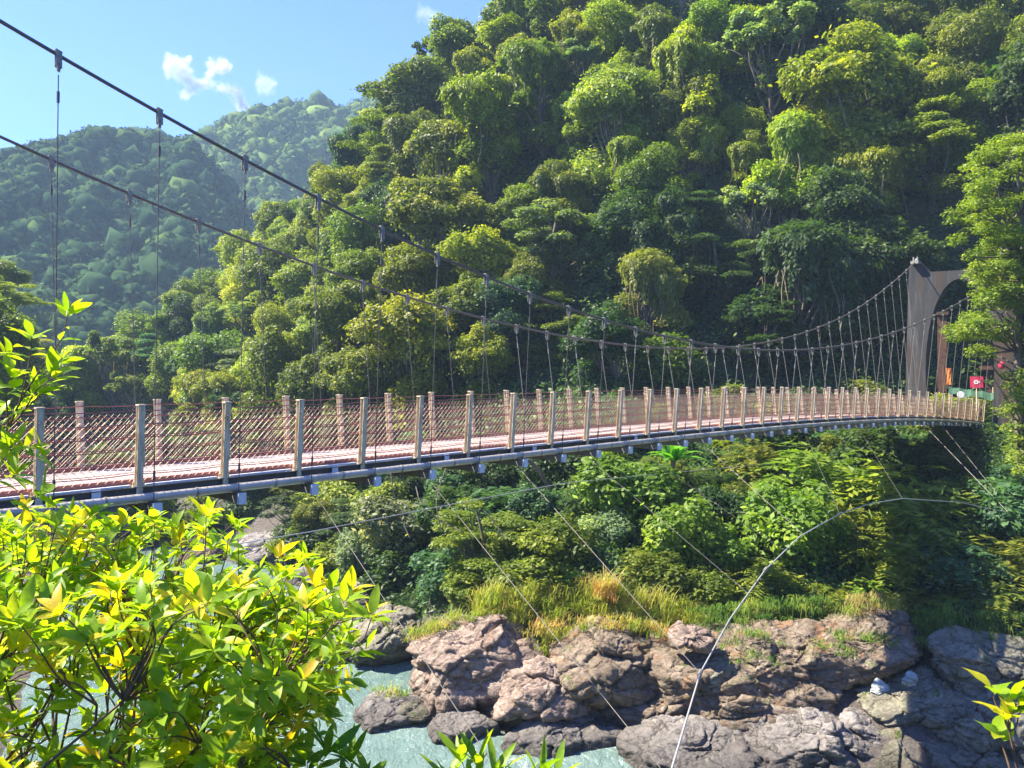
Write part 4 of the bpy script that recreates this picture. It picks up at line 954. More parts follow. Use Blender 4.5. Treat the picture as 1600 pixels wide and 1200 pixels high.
pipe = bobj(pp, "water_pipe", M_pipe, smooth=True)
for i in range(I0, I1):
    q = .62; jt = MB(); jt.tube([st(i + q - .012, -.17, zd(i + q) - .23), st(i + q + .012, -.17, zd(i + q) - .23)], .088, 12)
    bobj(jt, "pipe_collar", M_clamp, pipe)
for tz in (-.02, .02):
    pass
stt = MB(); stt.tube([st(i, WID + .14, zd(i) - .26) for i in IS], .04, 8); bobj(stt, "cable_conduit", M_pipe)
# cross beams
bm_ = MB(); cpm = MB()
for i in range(I0, I1 + 1):
    z = zd(i) - .42; c = st(i + .13, WID / 2, z); b = MB()
    b.box(c, Nn * (WID / 2 + .30), D * .055, UP * .085)
    b.box(c + UP * .09, Nn * (WID / 2 + .30), D * .075, UP * .008)
    for q in (0.05, WID - .05): b.box(st(i + .10, q, z + .13), Nn * .05, D * .05, UP * .10)
    o = bobj(b, "cross_beam", M_beam)
    for q in (-.335, WID + .335):
        e = MB(); e.box(st(i + .13, q, z), Nn * .032, D * .075, UP * .10); bobj(e, "end_cap", M_white, o)
# white inspection plates on the channel
for i in (0, 3, 5, 7, 10, 13):
    e = MB(); e.box(st(i + .55, -.075, zd(i + .55) - .11), D * .07, Nn * .012, UP * .07); bobj(e, "white_plate", M_white)
# posts
def post(i, side):
    w0 = -.02 if side == 0 else WID + .02; lean = -1 if side == 0 else 1
    b0 = st(i, w0, zd(i) - .20); t0 = st(i, w0 + lean * .12, zd(i) + 1.33); ax = (t0 - b0) / 2; c = (t0 + b0) / 2; m = MB()
    m.box(c, ax, D * .006, Nn * .055)                       # web
    for q in (-.055, .055): m.box(c + Nn * q, ax, D * .052, Nn * .006)      # flanges
    m.box(t0 + UP * .01, D * .062, Nn * .07, UP * .012)
    m.box(b0 + UP * .16, D * .10, Nn * .08, UP * .012)
    for q in (-1, 1): m.tube([b0 + UP * .14 + D * .08 * q, b0 + UP * .23 + D * .08 * q], .018, 6)
    m.tube([t0 - UP * .22 + Nn * .07 * lean, t0 - UP * .22 + Nn * .09 * lean], .03, 8)
    m.box(c + ax * .0 + D * .07 + Nn * lean * .02, ax * .0 + UP * .28, D * .008, Nn * .012)
    return bobj(m, "railing_post", M_post)
for i in range(I0, I1 + 1):
    for s in (0, 1): post(i, s)
def railpt(i, side, h):
    w0 = (-.0 if side == 0 else WID); lean = -1 if side == 0 else 1
    return st(i, w0 + lean * (.12 * h / 1.33) - lean * .06, zd(i) + h)
HS = (1.25, 1.02, .80, .58, .36, .16)
for s in (0, 1):
    for h in HS:
        for dz in ((0,) if h in (1.25, 1.02) else (0, .035)):
            m = MB(); pts = []
            for i in np.arange(I0, I1 + .01, .25):
                fr = i - math.floor(i); sg = -.022 * 4 * fr * (1 - fr); pts.append(railpt(i, s, h + dz + sg))
            m.tube(pts, .009 if dz == 0 else .006, 5); bobj(m, "railing_cable", M_rail)
    # diamond netting: two families of crossing wires
    m = MB(); pit = .125
    L_ = (I1 - I0); n = int(L_ * STEP / pit); hgt = 1.03; run = hgt / STEP * .95
    for k in range(-12, n):
        a = I0 + k * pit / STEP
        for sg in (1, -1):
            i0_, i1_ = (a, a + run) if sg > 0 else (a + run, a)
            if min(i0_, i1_) < I0 or max(i0_, i1_) > I1: continue
            q = [railpt(i0_ + (i1_ - i0_) * t, s, .04 + hgt * t) + Nn * (.004 * sg) for t in (0, .5, 1)]
            m.tube(q, .0033, 3, False)
    bobj(m, "wire_netting", M_net)
# main cables
near_tr = [(0, 30), (70, 75), (237, 172), (361, 240), (486, 303), (590, 355), (700, 405), (765, 437), (833, 462), (890, 482), (940, 498), (988, 512), (1037, 525), (1078, 533), (1128, 541), (1184, 547), (1247, 547), (1304, 543), (1348, 533), (1390, 520), (1446, 500), (1480, 484), (1520, 460)]
far_tr = [(0, 212), (75, 246), (197, 302), (312, 350), (405, 385), (500, 418), (692, 480), (776, 500), (828, 516), (880, 524), (962, 538), (1000, 542), (1032, 544), (1100, 545), (1156, 541), (1204, 533), (1246, 524), (1268, 515), (1300, 502), (1336, 484), (1378, 456), (1424, 412)]
def outw(i, s): return -(.55 + .65 * max(0, i / 37) ** 3) if s == 0 else WID + .8 + .4 * max(0, i / 37) ** 2
IT = 37.2
def fit(tr, s):
    I, Z = [], []
    for px, py in tr:
        i = 0.0
        for _ in range(12): i = i_of(px, outw(i, s))
        I.append(i); Z.append((600 - py) / F * (P0 + D * STEP * i + Nn * outw(i, s))[1])
    return np.polyfit(I, Z, 5), I, Z
FZ = [fit(near_tr, 0)[0], fit(far_tr, 1)[0]]
TZ = 8.75
def cz(i, s):
    """cable height"""
    e = 33.0
    if i <= e: return float(np.polyval(FZ[s], max(i, -4.0))) + (0 if i > -4 else (-4 - i) * .62)
    z0 = float(np.polyval(FZ[s], e)); t = (i - e) / (IT - e); return z0 * (1 - t) + TZ * t - .25 * t * (1 - t)
for s in (0, 1):
    m = MB(); pts = [st(i, outw(i, s), cz(i, s)) for i in np.arange(-9, IT + .01, .4)]
    last = st(IT, outw(IT, s), TZ); pts.append(last)
    m.tube(pts, .031, 8); mc = bobj(m, "main_cable", M_cable, smooth=True)
    bs = MB(); bs.tube([last, st(IT + 6, outw(IT, s) + (-.6 if s == 0 else .6), TZ - 7.0)], .034, 8); bobj(bs, "backstay_cable", M_cable)
    for i in range(-4, 37):
        off = .10 if s == 0 else -.22; ii_ = i + off; top = st(ii_, outw(ii_, s), cz(ii_, s)); bot = st(ii_, (-.30 if s == 0 else WID + .32), zd(ii_) - .38)
        m = MB(); h0 = top - UP * .30; mid = h0 * .35 + bot * .65
        m.tube([h0, bot], .009 if i < 14 else .0105, 5)
        dn = (bot - h0) / np.linalg.norm(bot - h0); m.tube([h0 + dn * .25, h0 + dn * .42], .022, 6); m.tube([bot - dn * .6, bot - dn * .45], .02, 6)
        hg = bobj(m, "hanger", M_cable if i < 10 else M_clamp)
        m = MB(); cd = np.array(st(ii_ + .1, outw(ii_ + .1, s), cz(ii_ + .1, s))) - top; cd /= np.linalg.norm(cd); cn = np.cross(cd, Nn); cn /= np.linalg.norm(cn)
        for q in (-.035, .035):
            m.box(top + Nn * q - UP * .07, cd * .045, Nn * .007, UP * .12)
        m.box(top + UP * .06, cd * .05, Nn * .042, UP * .01); m.box(top - UP * .2, cd * .022, Nn * .022, UP * .045)
        for q in (-.02, -.13): m.tube([top + UP * q * 1.0 - Nn * .06, top + UP * q - UP * .0 + Nn * .06], .012, 6)
        bobj(m, "cable_clamp", M_clamp, hg)
# portal tower
def tower():
    cw = (outw(IT, 0) + outw(IT, 1)) / 2; hw = (outw(IT, 1) - outw(IT, 0)) / 2
    zb, zt = zd(36.5) - 2.5, TZ - .12; pts = []
    ho, hi_ = hw + .85, hw - .72                       # outer/inner half widths at the foot
    hot = hw + .5
    zs = zb + 6.0; za = 7.25
    outer = [(-ho, zb), (-hot, zt - .25), (-hw - .3, zt), (-hw + .22, zt), (-hw + .85, zt - .72), (-.0, zt - .80), (hw - .85, zt - .72), (hw - .22, zt), (hw + .3, zt), (hot, zt - .25), (ho, zb)]
    inner = [(hi_, zb), (hi_ + .12, zs)]
    for a in np.linspace(0, math.pi, 21)[1:-1]: inner.append(((hi_ + .12) * math.cos(a), zs + (za - zs) * math.sin(a)))
    inner += [(-hi_ - .12, zs), (-hi_, zb)]
    poly = outer + inner; bm = bmesh.new(); org = st(IT + .3, cw, 0)
    vs = [bm.verts.new(tuple(org + Nn * u + UP * z - D * .35 - BO)) for u, z in poly]; f = bm.faces.new(vs)
    r = bmesh.ops.extrude_face_region(bm, geom=[f]); ev = [g for g in r['geom'] if isinstance(g, bmesh.types.BMVert)]
    bmesh.ops.translate(bm, verts=ev, vec=Vector(tuple(D * .7)))
    bmesh.ops.triangulate(bm, faces=[f for f in bm.faces if len(f.verts) > 4])
    bmesh.ops.recalc_face_normals(bm, faces=bm.faces)
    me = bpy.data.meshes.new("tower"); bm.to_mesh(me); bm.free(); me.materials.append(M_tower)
    tw = link("portal_tower", me, bridge)
    for s in (0, 1):
        c = st(IT, outw(IT, s), TZ); m = MB()
        m.box(c - UP * .12, D * .35, Nn * .26, UP * .10); m.box(c + Nn * .13 + UP * .12, D * .16, Nn * .04, UP * .16); m.box(c - Nn * .13 + UP * .12, D * .16, Nn * .04, UP * .16)
        m.tube([c - Nn * .17 + UP * .05, c + Nn * .17 + UP * .05], .13, 12); bobj(m, "cable_saddle", M_clamp, tw)
    pr = MB(); pr.box(st(IT + .3, cw, zb - 1.0), D * .9, Nn * (hw + 1.4), UP * 1.05); bobj(pr, "plinth", M_tower, tw)
tower()
# wind guy cables and their ties
G = [(960, 1420, 7.5), (1010, 1300, 8.6), (1050, 1200, 10), (1094, 1052, 14), (1140, 968, 16.4), (1196, 890, 19), (1250, 838, 21.5), (1312, 803, 24), (1360, 787, 26), (1410, 779, 28.5), (1500, 785, 32.5), (1600, 806, 38), (1700, 840, 43)]
G3 = np.array([W(*g) for g in G])
m = MB(); m.tube(G3, .016, 8); gc = bobj(m, "wind_guy_cable", M_cable_l, smooth=True)
for k in (3, 5, 7): m = MB(); c = G3[k]; t = G3[k + 1] - G3[k - 1]; t /= np.linalg.norm(t); m.tube([c - t * .12, c + t * .12], .04, 8); bobj(m, "cable_joint", M_clamp, gc)
F3 = [W(*g) for g in ((150, 885, 24), (300, 862, 26), (490, 830, 28), (680, 793, 32), (880, 755, 36), (1090, 735, 42), (1300, 716, 50), (1420, 706, 54))]
m = MB(); m.tube(F3, .018, 6); bobj(m, "wind_guy_cable", M_cable_l)
def tie(px, end, r=.0065):
    i = i_of(px, 0); m = MB(); a = st(i, -.32, zd(i) - .5); m.tube([a, end], r, 5); bobj(m, "guy_tie", M_cable)
tie(478, W(860, 1330, 8.2)); tie(655, W(1032, 1200, 10.2)); tie(795, G3[3], .007); tie(905, W(1170, 928, 17.6)); tie(985, W(1225, 860, 20.6))
tie(1085, W(1255, 835, 21.7)); tie(1245, G3[7]); tie(1330, G3[9]); tie(1434, W(1575, 800, 36.5), .014); tie(1462, W(1583, 802, 37), .014)
for i, e in ((2, (330, 855, 26.6)), (6, (640, 801, 31)), (11, (930, 750, 37))):
    m = MB(); m.tube([st(i, WID + .32, zd(i) - .5), W(*e)], .007, 5); bobj(m, "guy_tie", M_cable)

# ------------------------------------------------------------------ things at the far end
def slab(m, c, hx, hz, hy, face): m.box(c, face * hx, UP * hz, np.cross(face, UP) * hy)
FX = np.array([math.cos(R(-25)), math.sin(R(-25)), 0])      # sign faces the camera side
FX = np.array([.88, -.47, 0]); FN = np.array([-.47, -.88, 0])
c = W(1526, 597, 50.5); e = empty("square_sign", (c[0], c[1], c[2] - 2.6)); tag(e, 'small crimson square sign with a white flower mark beside the tower', 'sign')
def loc(mb, name, mat, par): 
    me = mb.mesh(name, mat); co = np.empty(len(me.vertices) * 3, np.float32); me.vertices.foreach_get("co", co); co = co.reshape(-1, 3) - np.array(par.location, np.float32)
    me.vertices.foreach_set("co", co.ravel()); me.update(); return link(name, me, par)
m = MB(); m.box(c, FX * .37, UP * .37, FN * .02); loc(m, "sign_panel", M_red, e)
m = MB()
for k in range(6):
    a = k * math.pi / 3; q = c + FN * .03 + FX * (math.cos(a) * .10 - .03) + UP * (math.sin(a) * .10); m.tube([q, q + FN * .006], .055, 8)
m.tube([c + FN * .03 + FX * .16, c + FN * .036 + FX * .16], .045, 8); loc(m, "white_flower_mark", M_signw, e)
m = MB(); m.tube([c - UP * 2.6, c + UP * .3 - FN * .04], .04, 8); loc(m, "sign_post", M_post, e)
c = W(1481, 588, 57); m = MB(); e = empty("orange_banner", (c[0], c[1], c[2] - 3)); tag(e, 'narrow orange cloth banner hanging on a pole inside the archway', 'banner')
g = [(c + FX * (u * .22 + .03 * math.sin(v_ * 3)) + UP * (v_ * .62) + FN * .03 * math.sin(u * 3 + v_ * 2)) for v_ in (-1, -.5, 0, .5, 1) for u in (-1, -.33, .33, 1)]
m.add(g, [(r * 4 + q, r * 4 + q + 1, r * 4 + q + 5, r * 4 + q + 4) for r in range(4) for q in range(3)]); loc(m, "cloth", M_orange, e)
m = MB(); m.tube([c - FX * .28 - UP * 3, c - FX * .28 + UP * .9], .05, 8); loc(m, "pole", M_wood, e)
c = W(1472, 560, 58.5); m = MB(); m.box(c, FX * .30, UP * 3.4, FN * .30); m.box(c + UP * 3.4, FX * .42, UP * .12, FN * .42); o = m.build("timber_pillar", M_wood); tag(o, 'dark brown square timber pillar behind the archway', 'pillar')
# green canvas awning
c = W(1517, 613, 53); e = empty("canvas_awning", (c[0], c[1], c[2] - 2.2)); tag(e, 'drooping green canvas awning at the far end of the deck', 'awning'); m = MB(); g = []
for v_ in np.linspace(0, 1, 7):
    for u in np.linspace(-1, 1, 13):
        g.append(c + FX * u * 1.35 + FN * (v_ * .9) + UP * (.38 - .42 * (u + 1) * .5 - .45 * v_ + .07 * math.sin(u * 7) * v_ + .05 * math.cos(u * 12)))
m.add(g, [(r * 13 + q, r * 13 + q + 1, r * 13 + q + 14, r * 13 + q + 13) for r in range(6) for q in range(12)]); loc(m, "canvas", M_green, e)
m = MB()
for u in (-1.3, 1.3): m.tube([c + FX * u - UP * 2.2, c + FX * u + UP * .35], .035, 6)
loc(m, "poles", M_post, e)
# pale round disc on a post near the end of the deck
i_ = 33.0; c = st(i_, -.25, zd(i_) + 1.42); m = MB(); m.tube([c - FN * .0, c + FN * .05], .19, 20); m.tube([c - FN * .02, c], .21, 20); o = m.build("round_disc", M_white); tag(o, 'pale round disc fixed on a railing post near the tower', 'disc')
# small hut wall and red lantern beyond
c = W(1590, 610, 60); m = MB(); m.box(c, FX * 2.2, UP * 1.6, FN * 1.6); m.box(c + UP * 1.75, FX * 2.6, UP * .15, FN * 2.0); o = m.build("wooden_hut", M_wood); tag(o, 'dark brown wooden hut half hidden behind the right-hand tree', 'hut')
c = W(1565, 571, 50); m = MB(); m.tube([c + UP * q for q in (-.24, -.16, 0, .16, .24)], [.06, .15, .19, .15, .06], 12); m.tube([c + UP * .24, c + UP * .9], .01, 4); o = m.build("red_lantern", M_red, smooth=True); tag(o, 'small red paper lantern hanging under the right-hand tree', 'lantern')

# ------------------------------------------------------------------ big tree at the right
def right_tree():
    rg = np.random.default_rng(77); base = W(1592, 660, 41.5); e = empty("spreading_tree", tuple(base)); tag(e, 'tall bright green tree with layered leaf pads at the right edge', 'tree')
    ly = [190, 230, 270, 310, 350, 400, 420, 450, 475, 500, 520, 560, 600, 640]; lx = [1575, 1525, 1500, 1485, 1475, 1478, 1505, 1510, 1490, 1458, 1465, 1480, 1540, 1550]
    cl = []; tr = 0
    while len(cl) < 480 and tr < 30000:
        tr += 1; py = rg.uniform(205, 750); l = np.interp(py, ly, lx) + 10; px = rg.uniform(l, 1790); 
        if 555 < py and px < 1580 or py > 650 and px < 1560: continue
        d = rg.uniform(38.5, 44.5) if px < 1700 else rg.uniform(37, 46); p = W(px, py, d) - base
        if 480 < py < 600 and px < 1600 and rg.uniform() < .35: continue
        if any(np.linalg.norm((p - np.array(c)) * np.array([1, .8, 1.8])) < .42 for c, _ in cl): continue
        cl.append((tuple(p), (rg.uniform(.4, .95), rg.uniform(.4, .95), rg.uniform(.2, .5))))
    v, f, t = clump_leaves(cl, 125000, .17, .095, rg, 5, low=-.7, rnd=.5, upb=.8, shell=.3)
    o = link("crown", mesh_np("crown", v, f, M_leaf, False, t), e); o.color = (0.19, 0.25, 0.035, 1)
    mb = MB(); paths = []
    for (p1, r0) in ((W(1584, 240, 41.5) - base, .26), (W(1640, 200, 41) - base, .2), (W(1560, 300, 42) - base, .16)):
        pth = bent((rg.normal() * .12, 0, -1.5), p1, 14, rg, .04); mb.tube(pth, np.linspace(r0, .05, 14), 8); paths.append(pth)
    allp = np.vstack(paths)
    for c, r in cl:
        c = np.array(c) - np.array([0, 0, r[2] * .5]); dd = np.linalg.norm(allp - c, axis=1) + 6 * np.maximum(0, allp[:, 2] - c[2] + .2); s = allp[dd.argmin()]
        mb.tube(bent(s, c, 7, rg, .12), np.linspace(.07, .018, 7), 5)
    link("trunk", mb.mesh("trunk", M_bark, True), e)
right_tree()
# strap-leaved bird's nest plant under the deck and a fallen branch
def strap_plant():
    c = W(1052, 722, 36); e = empty("strap_leaved_plant", tuple(c)); tag(e, 'rosette of long bright green strap leaves just under the deck', 'plant'); rg = np.random.default_rng(3); V = []; Q = []; T = []; n = 0
    for k in range(22):
        a = k * 2.399; el = rg.uniform(.45, 1.25); ln = rg.uniform(1.3, 1.9); t = np.linspace(0, 1, 9)
        r = ln * t * math.cos(el); z = ln * (t * math.sin(el) - .38 * t ** 2.4); wv = .17 * np.sin(np.pi * (.1 + .9 * t)) ** .7
        ctr = np.stack([np.cos(a) * r, np.sin(a) * r, z], 1); sd_ = np.array([-math.sin(a), math.cos(a), 0])
        for l, rr_ in ((-1, 0), (0, 1)):
            A_ = ctr + sd_ * (wv * l)[:, None] + UP * (.25 * wv * abs(l))[:, None]; B_ = ctr + sd_ * (wv * rr_)[:, None] + UP * (.25 * wv * abs(rr_))[:, None]
            V.append(np.stack([A_, B_], 1).reshape(-1, 3)); Q.append(np.array([(2 * q, 2 * q + 1, 2 * q + 3, 2 * q + 2) for q in range(8)]) + n); n += 18; T += [float(np.clip(.55 + rg.normal() * .1, 0, 1))] * 8
    o = link("leaves", mesh_np("leaves", np.vstack(V), np.vstack(Q), M_leaf, True, np.array(T)), e); o.color = (0.10, 0.27, 0.03, 1)
    m = MB(); m.tube([(0, 0, -.25), (0, 0, .1)], .12, 8); link("stem", m.mesh("stem", M_bark), e)
strap_plant()
m = MB(); rg = np.random.default_rng(8); m.tube([W(*q) for q in ((812, 712, 36), (830, 722, 36), (845, 738, 36.2), (852, 752, 36.3), (860, 768, 36.6))], [.06, .09, .1, .09, .07], 7); o = m.build("bare_branch", M_bark, smooth=True); tag(o, 'thick bare brown branch sticking out below the deck', 'branch')
m = MB()
for k, (a, b) in enumerate((((650, 760), (720, 830)), ((700, 700), (690, 830)), ((740, 790), (800, 845)), ((610, 735), (640, 840)))): m.tube(bent(W(*a, 38), W(*b, 37), 8, rg, .1), .03, 5)
o = m.build("dead_branches", M_bark); tag(o, 'thin tangled dead branches in the shade under the bridge', 'branches')

# ------------------------------------------------------------------ foreground bush
def blade(n_seg=6):
    t = np.linspace(0, 1, n_seg + 1); return t, np.sin(np.pi * t ** .82) ** .85
LT, LW = blade()
def leaves_at(P_, Dr, Nr, L, Wd, tint, rg, curl=.25):
    """real leaf blades: folded along the midrib and curling down. arrays N"""
    n = len(P_); Dr = Dr / np.linalg.norm(Dr, axis=1)[:, None]; S = np.cross(Dr, Nr); S /= np.linalg.norm(S, axis=1)[:, None] + 1e-9; U = np.cross(S, Dr)
    m = len(LT); cv = (curl * rg.uniform(.2, 1.6, n))[:, None]
    t = LT[None]; ctr = P_[:, None] + Dr[:, None] * (L[:, None] * (t + .06))[:, :, None] - U[:, None] * (L[:, None] * cv * t ** 2)[:, :, None]
    wv = (Wd[:, None] * .5 * LW[None])[:, :, None]; fold = rg.uniform(.15, .5, n)[:, None, None]; wav = .12 * np.sin(t * 9 + rg.uniform(0, 6, n)[:, None])[:, :, None]
    Lf = ctr + S[:, None] * wv + U[:, None] * wv * (fold + wav); Rt = ctr - S[:, None] * wv + U[:, None] * wv * (fold - wav)
    V = np.stack([Lf, ctr, Rt], 2).reshape(-1, 3)
    q = []
    for s in range(m - 1): q += [(3 * s, 3 * s + 1, 3 * s + 4, 3 * s + 3), (3 * s + 1, 3 * s + 2, 3 * s + 5, 3 * s + 4)]
    q = np.array(q); Fq = (np.arange(n)[:, None, None] * (3 * m) + q[None]).reshape(-1, 4)
    return V, Fq, np.repeat(tint, len(q))
def leafy_shrub(name, label, tips, roots, rg, leafL=.092, ratio=.36, per=(5, 9), tmean=.52, yellow=.12, stem_r=.006, upw=.5, extra_along=4, group=None, spread=1.0):
    e = empty(name, tuple(roots[0])); O = np.array(roots[0]); tag(e, label, 'shrub', group)
    PP, DD, NN, LL, TT = [], [], [], [], []; st_ = MB()
    mains = []
    for r in roots:
        k = max(2, len(tips) // (len(roots) * 9))
        for _ in range(k):
            tt = tips[rg.integers(len(tips))]; pth = bent(r, tt * .9 + np.array(r) * .1, 12, rg, .10, -.06); mains.append(pth); st_.tube(pth, np.linspace(stem_r * 1.5, stem_r * .5, 12), 6)
    allp = np.vstack(mains)
    for tip in tips:
        dd = np.linalg.norm(allp - tip, axis=1) + 2.0 * np.maximum(0, allp[:, 2] - tip[2] + .05); s = allp[dd.argmin()]
        pth = bent(s, tip, 8, rg, .10, -.05); st_.tube(pth, np.linspace(stem_r * .55, stem_r * .22, 8), 5)
        ax = pth[-1] - pth[-3]; ax /= np.linalg.norm(ax) + 1e-9; ax = ax + np.array([0, 0, upw]); ax /= np.linalg.norm(ax)
        n = int(rg.integers(*per)); yel = rg.uniform() < yellow
        a1 = np.cross(ax, [.3, .2, 1]); a1 /= np.linalg.norm(a1); a2 = np.cross(ax, a1)
        for k in range(n + extra_along):
            if k < n: th = k * 2.4 + rg.uniform(-.3, .3); op = rg.uniform(.55, 1.15) * spread; p = tip + ax * rg.uniform(-.012, .006)
            else:
                q = rg.integers(3, 7); p = pth[q]; th = rg.uniform(0, 6.28); op = rg.uniform(.8, 1.3)
            d_ = ax * math.cos(op) + (a1 * math.cos(th) + a2 * math.sin(th)) * math.sin(op)
            PP.append(p); DD.append(d_); nr = ax * .7 + np.array([0, 0, .7]) + rg.normal(size=3) * .35; NN.append(nr); LL.append(leafL * rg.uniform(.6, 1.25) * (1.0 if k < n else .85))
            t = min(.77, tmean + rg.normal() * .15)
            if yel or rg.uniform() < yellow * .6: t = rg.uniform(.76, .90)
            TT.append(min(1, max(0, t)))
    PP = np.array(PP) - O; LL = np.array(LL); V, Fq, T = leaves_at(PP, np.array(DD), np.array(NN), LL, LL * ratio * rg.uniform(.8, 1.25, len(LL)), np.array(TT), rg)
    link("leaves", mesh_np("leaves", V, Fq, M_bush, True, T), e)
    me = st_.mesh("stems", M_stem, True); co = np.empty(len(me.vertices) * 3, np.float32); me.vertices.foreach_get("co", co); co = co.reshape(-1, 3) - O.astype(np.float32); me.vertices.foreach_set("co", co.ravel()); me.update(); link("stems", me, e)
    return e
M_stem = plain("twig_bark", (0.14, 0.085, 0.045), 0.8, 0, .35, 20)
rg = np.random.default_rng(55)
top_x = [0, 60, 130, 215, 250, 350, 390, 420, 480, 500, 590, 610, 600, 575, 545, 515, 500]
top_y = [775, 765, 775, 790, 785, 775, 785, 815, 850, 900, 915, 960]
def bush_tips(n, rg):
    T = []; tr = 0
    while len(T) < n and tr < 60000:
        tr += 1; px = rg.uniform(-120, 600); py = rg.uniform(760, 1330)
        yb = np.interp(px, [-120, 0, 60, 130, 215, 250, 350, 385, 420, 480, 520, 575, 600], [780, 785, 775, 790, 805, 800, 790, 800, 830, 860, 905, 925, 960])
        xr = np.interp(py, [760, 960, 1000, 1060, 1110, 1160, 1200, 1330], [600, 590, 580, 555, 520, 490, 470, 430])
        if py < yb + 12 or px > xr: continue
        # an opening where the rocks and river show through
        if rg.uniform() < .55 and ((px - 330) / 110) ** 2 + ((py - 870) / 45) ** 2 < 1: continue
        if rg.uniform() < .6 and ((px - 60) / 150) ** 2 + ((py - 1130) / 70) ** 2 < 1: continue
        d = rg.uniform(1.75, 3.3) if py > 900 else rg.uniform(2.2, 3.4)
        T.append(W(px, py, d))
    return T
leafy_shrub("foreground_shrub", 'large yellow-green glossy-leaved bush filling the lower left foreground', bush_tips(1050, rg),
            [np.array([-2.2, 2.1, -2.7]), np.array([-1.7, 2.5, -2.9]), np.array([-1.2, 2.0, -2.7]), np.array([-2.6, 2.8, -2.9])], rg, leafL=.068, ratio=.36, tmean=.52, yellow=.12)
# branch reaching in at the upper left
tl = [W(px, py, d) for px, py, d in ((105, 492, 2.5), (50, 528, 2.5), (85, 590, 2.45), (20, 590, 2.4), (95, 565, 2.6), (60, 615, 2.5), (20, 640, 2.5), (-30, 560, 2.4), (-40, 610, 2.3), (10, 555, 2.5), (40, 700, 2.3), (65, 715, 2.35), (15, 700, 2.3), (20, 745, 2.3), (60, 775, 2.4), (-10, 660, 2.4), (-60, 640, 2.4))]
leafy_shrub("leafy_branch_shrub", 'thin shrub with sunlit yellow-green leaf whorls reaching in at the left edge', tl, [np.array([-2.9, 2.4, -1.6]), np.array([-2.7, 2.2, -1.4])], rg, leafL=.085, ratio=.30, per=(6, 9), tmean=.58, yellow=.0)
leafy_shrub("pointed_leaf_shrub", 'upright pointed-leaved sprigs rising from the bottom edge near the middle', [W(px, py, d) for px, py, d in ((722, 1190, 2.2), (748, 1200, 2.2), (770, 1215, 2.2), (700, 1225, 2.25), (842, 1215, 2.2), (868, 1222, 2.2), (820, 1235, 2.25), (740, 1240, 2.2))], [np.array([-.05, 2.1, -2.2])], rg, leafL=.10, ratio=.22, per=(5, 8), tmean=.45, upw=1.2, yellow=0, spread=.6, extra_along=1)
leafy_shrub("dark_leaf_shrub", 'dark green pointed leaf sprigs at the bottom edge right of the big bush', [W(px, py, d) for px, py, d in ((548, 1192, 2.3), (510, 1180, 2.3), (575, 1215, 2.3), (480, 1190, 2.35), (535, 1235, 2.3))], [np.array([-.5, 2.2, -2.3])], rg, leafL=.10, ratio=.25, per=(6, 9), tmean=.22, yellow=0, upw=.8)
leafy_shrub("round_leaf_shrub", 'young shrub with rounded light green and yellow leaves at the right edge', [W(px, py, d) for px, py, d in ((1552, 1085, 2.6), (1585, 1092, 2.6), (1572, 1120, 2.55), (1600, 1110, 2.6), (1615, 1080, 2.6), (1562, 1150, 2.6))], [np.array([1.75, 2.55, -1.6])], rg, leafL=.088, ratio=.62, per=(3, 5), tmean=.5, extra_along=1, yellow=.2, upw=.8)

# ------------------------------------------------------------------ labels for the plants
def finish_labels():
    R_ = {}
    def region(px, py, d):
        v_ = 'below the bridge' if py > 690 else ('level with the railing' if py > 560 else ('low on the slope' if py > 400 else ('halfway up the slope' if py > 200 else 'high on the slope')))
        h_ = 'at the far left' if px < 280 else ('left of centre' if px < 600 else ('in the middle' if px < 950 else ('right of centre' if px < 1270 else 'at the right')))
        return v_ + ' ' + h_
    for e, kind, tone, c in PLANTS:
        px, py = P2(c); R_.setdefault((kind, tone, region(px, py, c[1])), []).append((px, py, e))
    ordn = ['leftmost', 'second', 'third', 'fourth', 'fifth', 'sixth', 'seventh', 'eighth', 'ninth', 'tenth', 'eleventh', 'twelfth']
    for (kind, tone, reg), L_ in R_.items():
        L_.sort(key=lambda a: a[0]); n = len(L_); name = f"{TW[tone]} {KW[kind][1]}"
        for k, (px, py, e) in enumerate(L_):
            if n == 1: e['label'] = f"{name} {reg}"
            elif k == 0: e['label'] = f"leftmost {name} {reg}"
            elif k == n - 1: e['label'] = f"rightmost {name} {reg}"
            else: e['label'] = f"{ordn[min(k, 11)]} {name} from left, {reg}"
finish_labels()

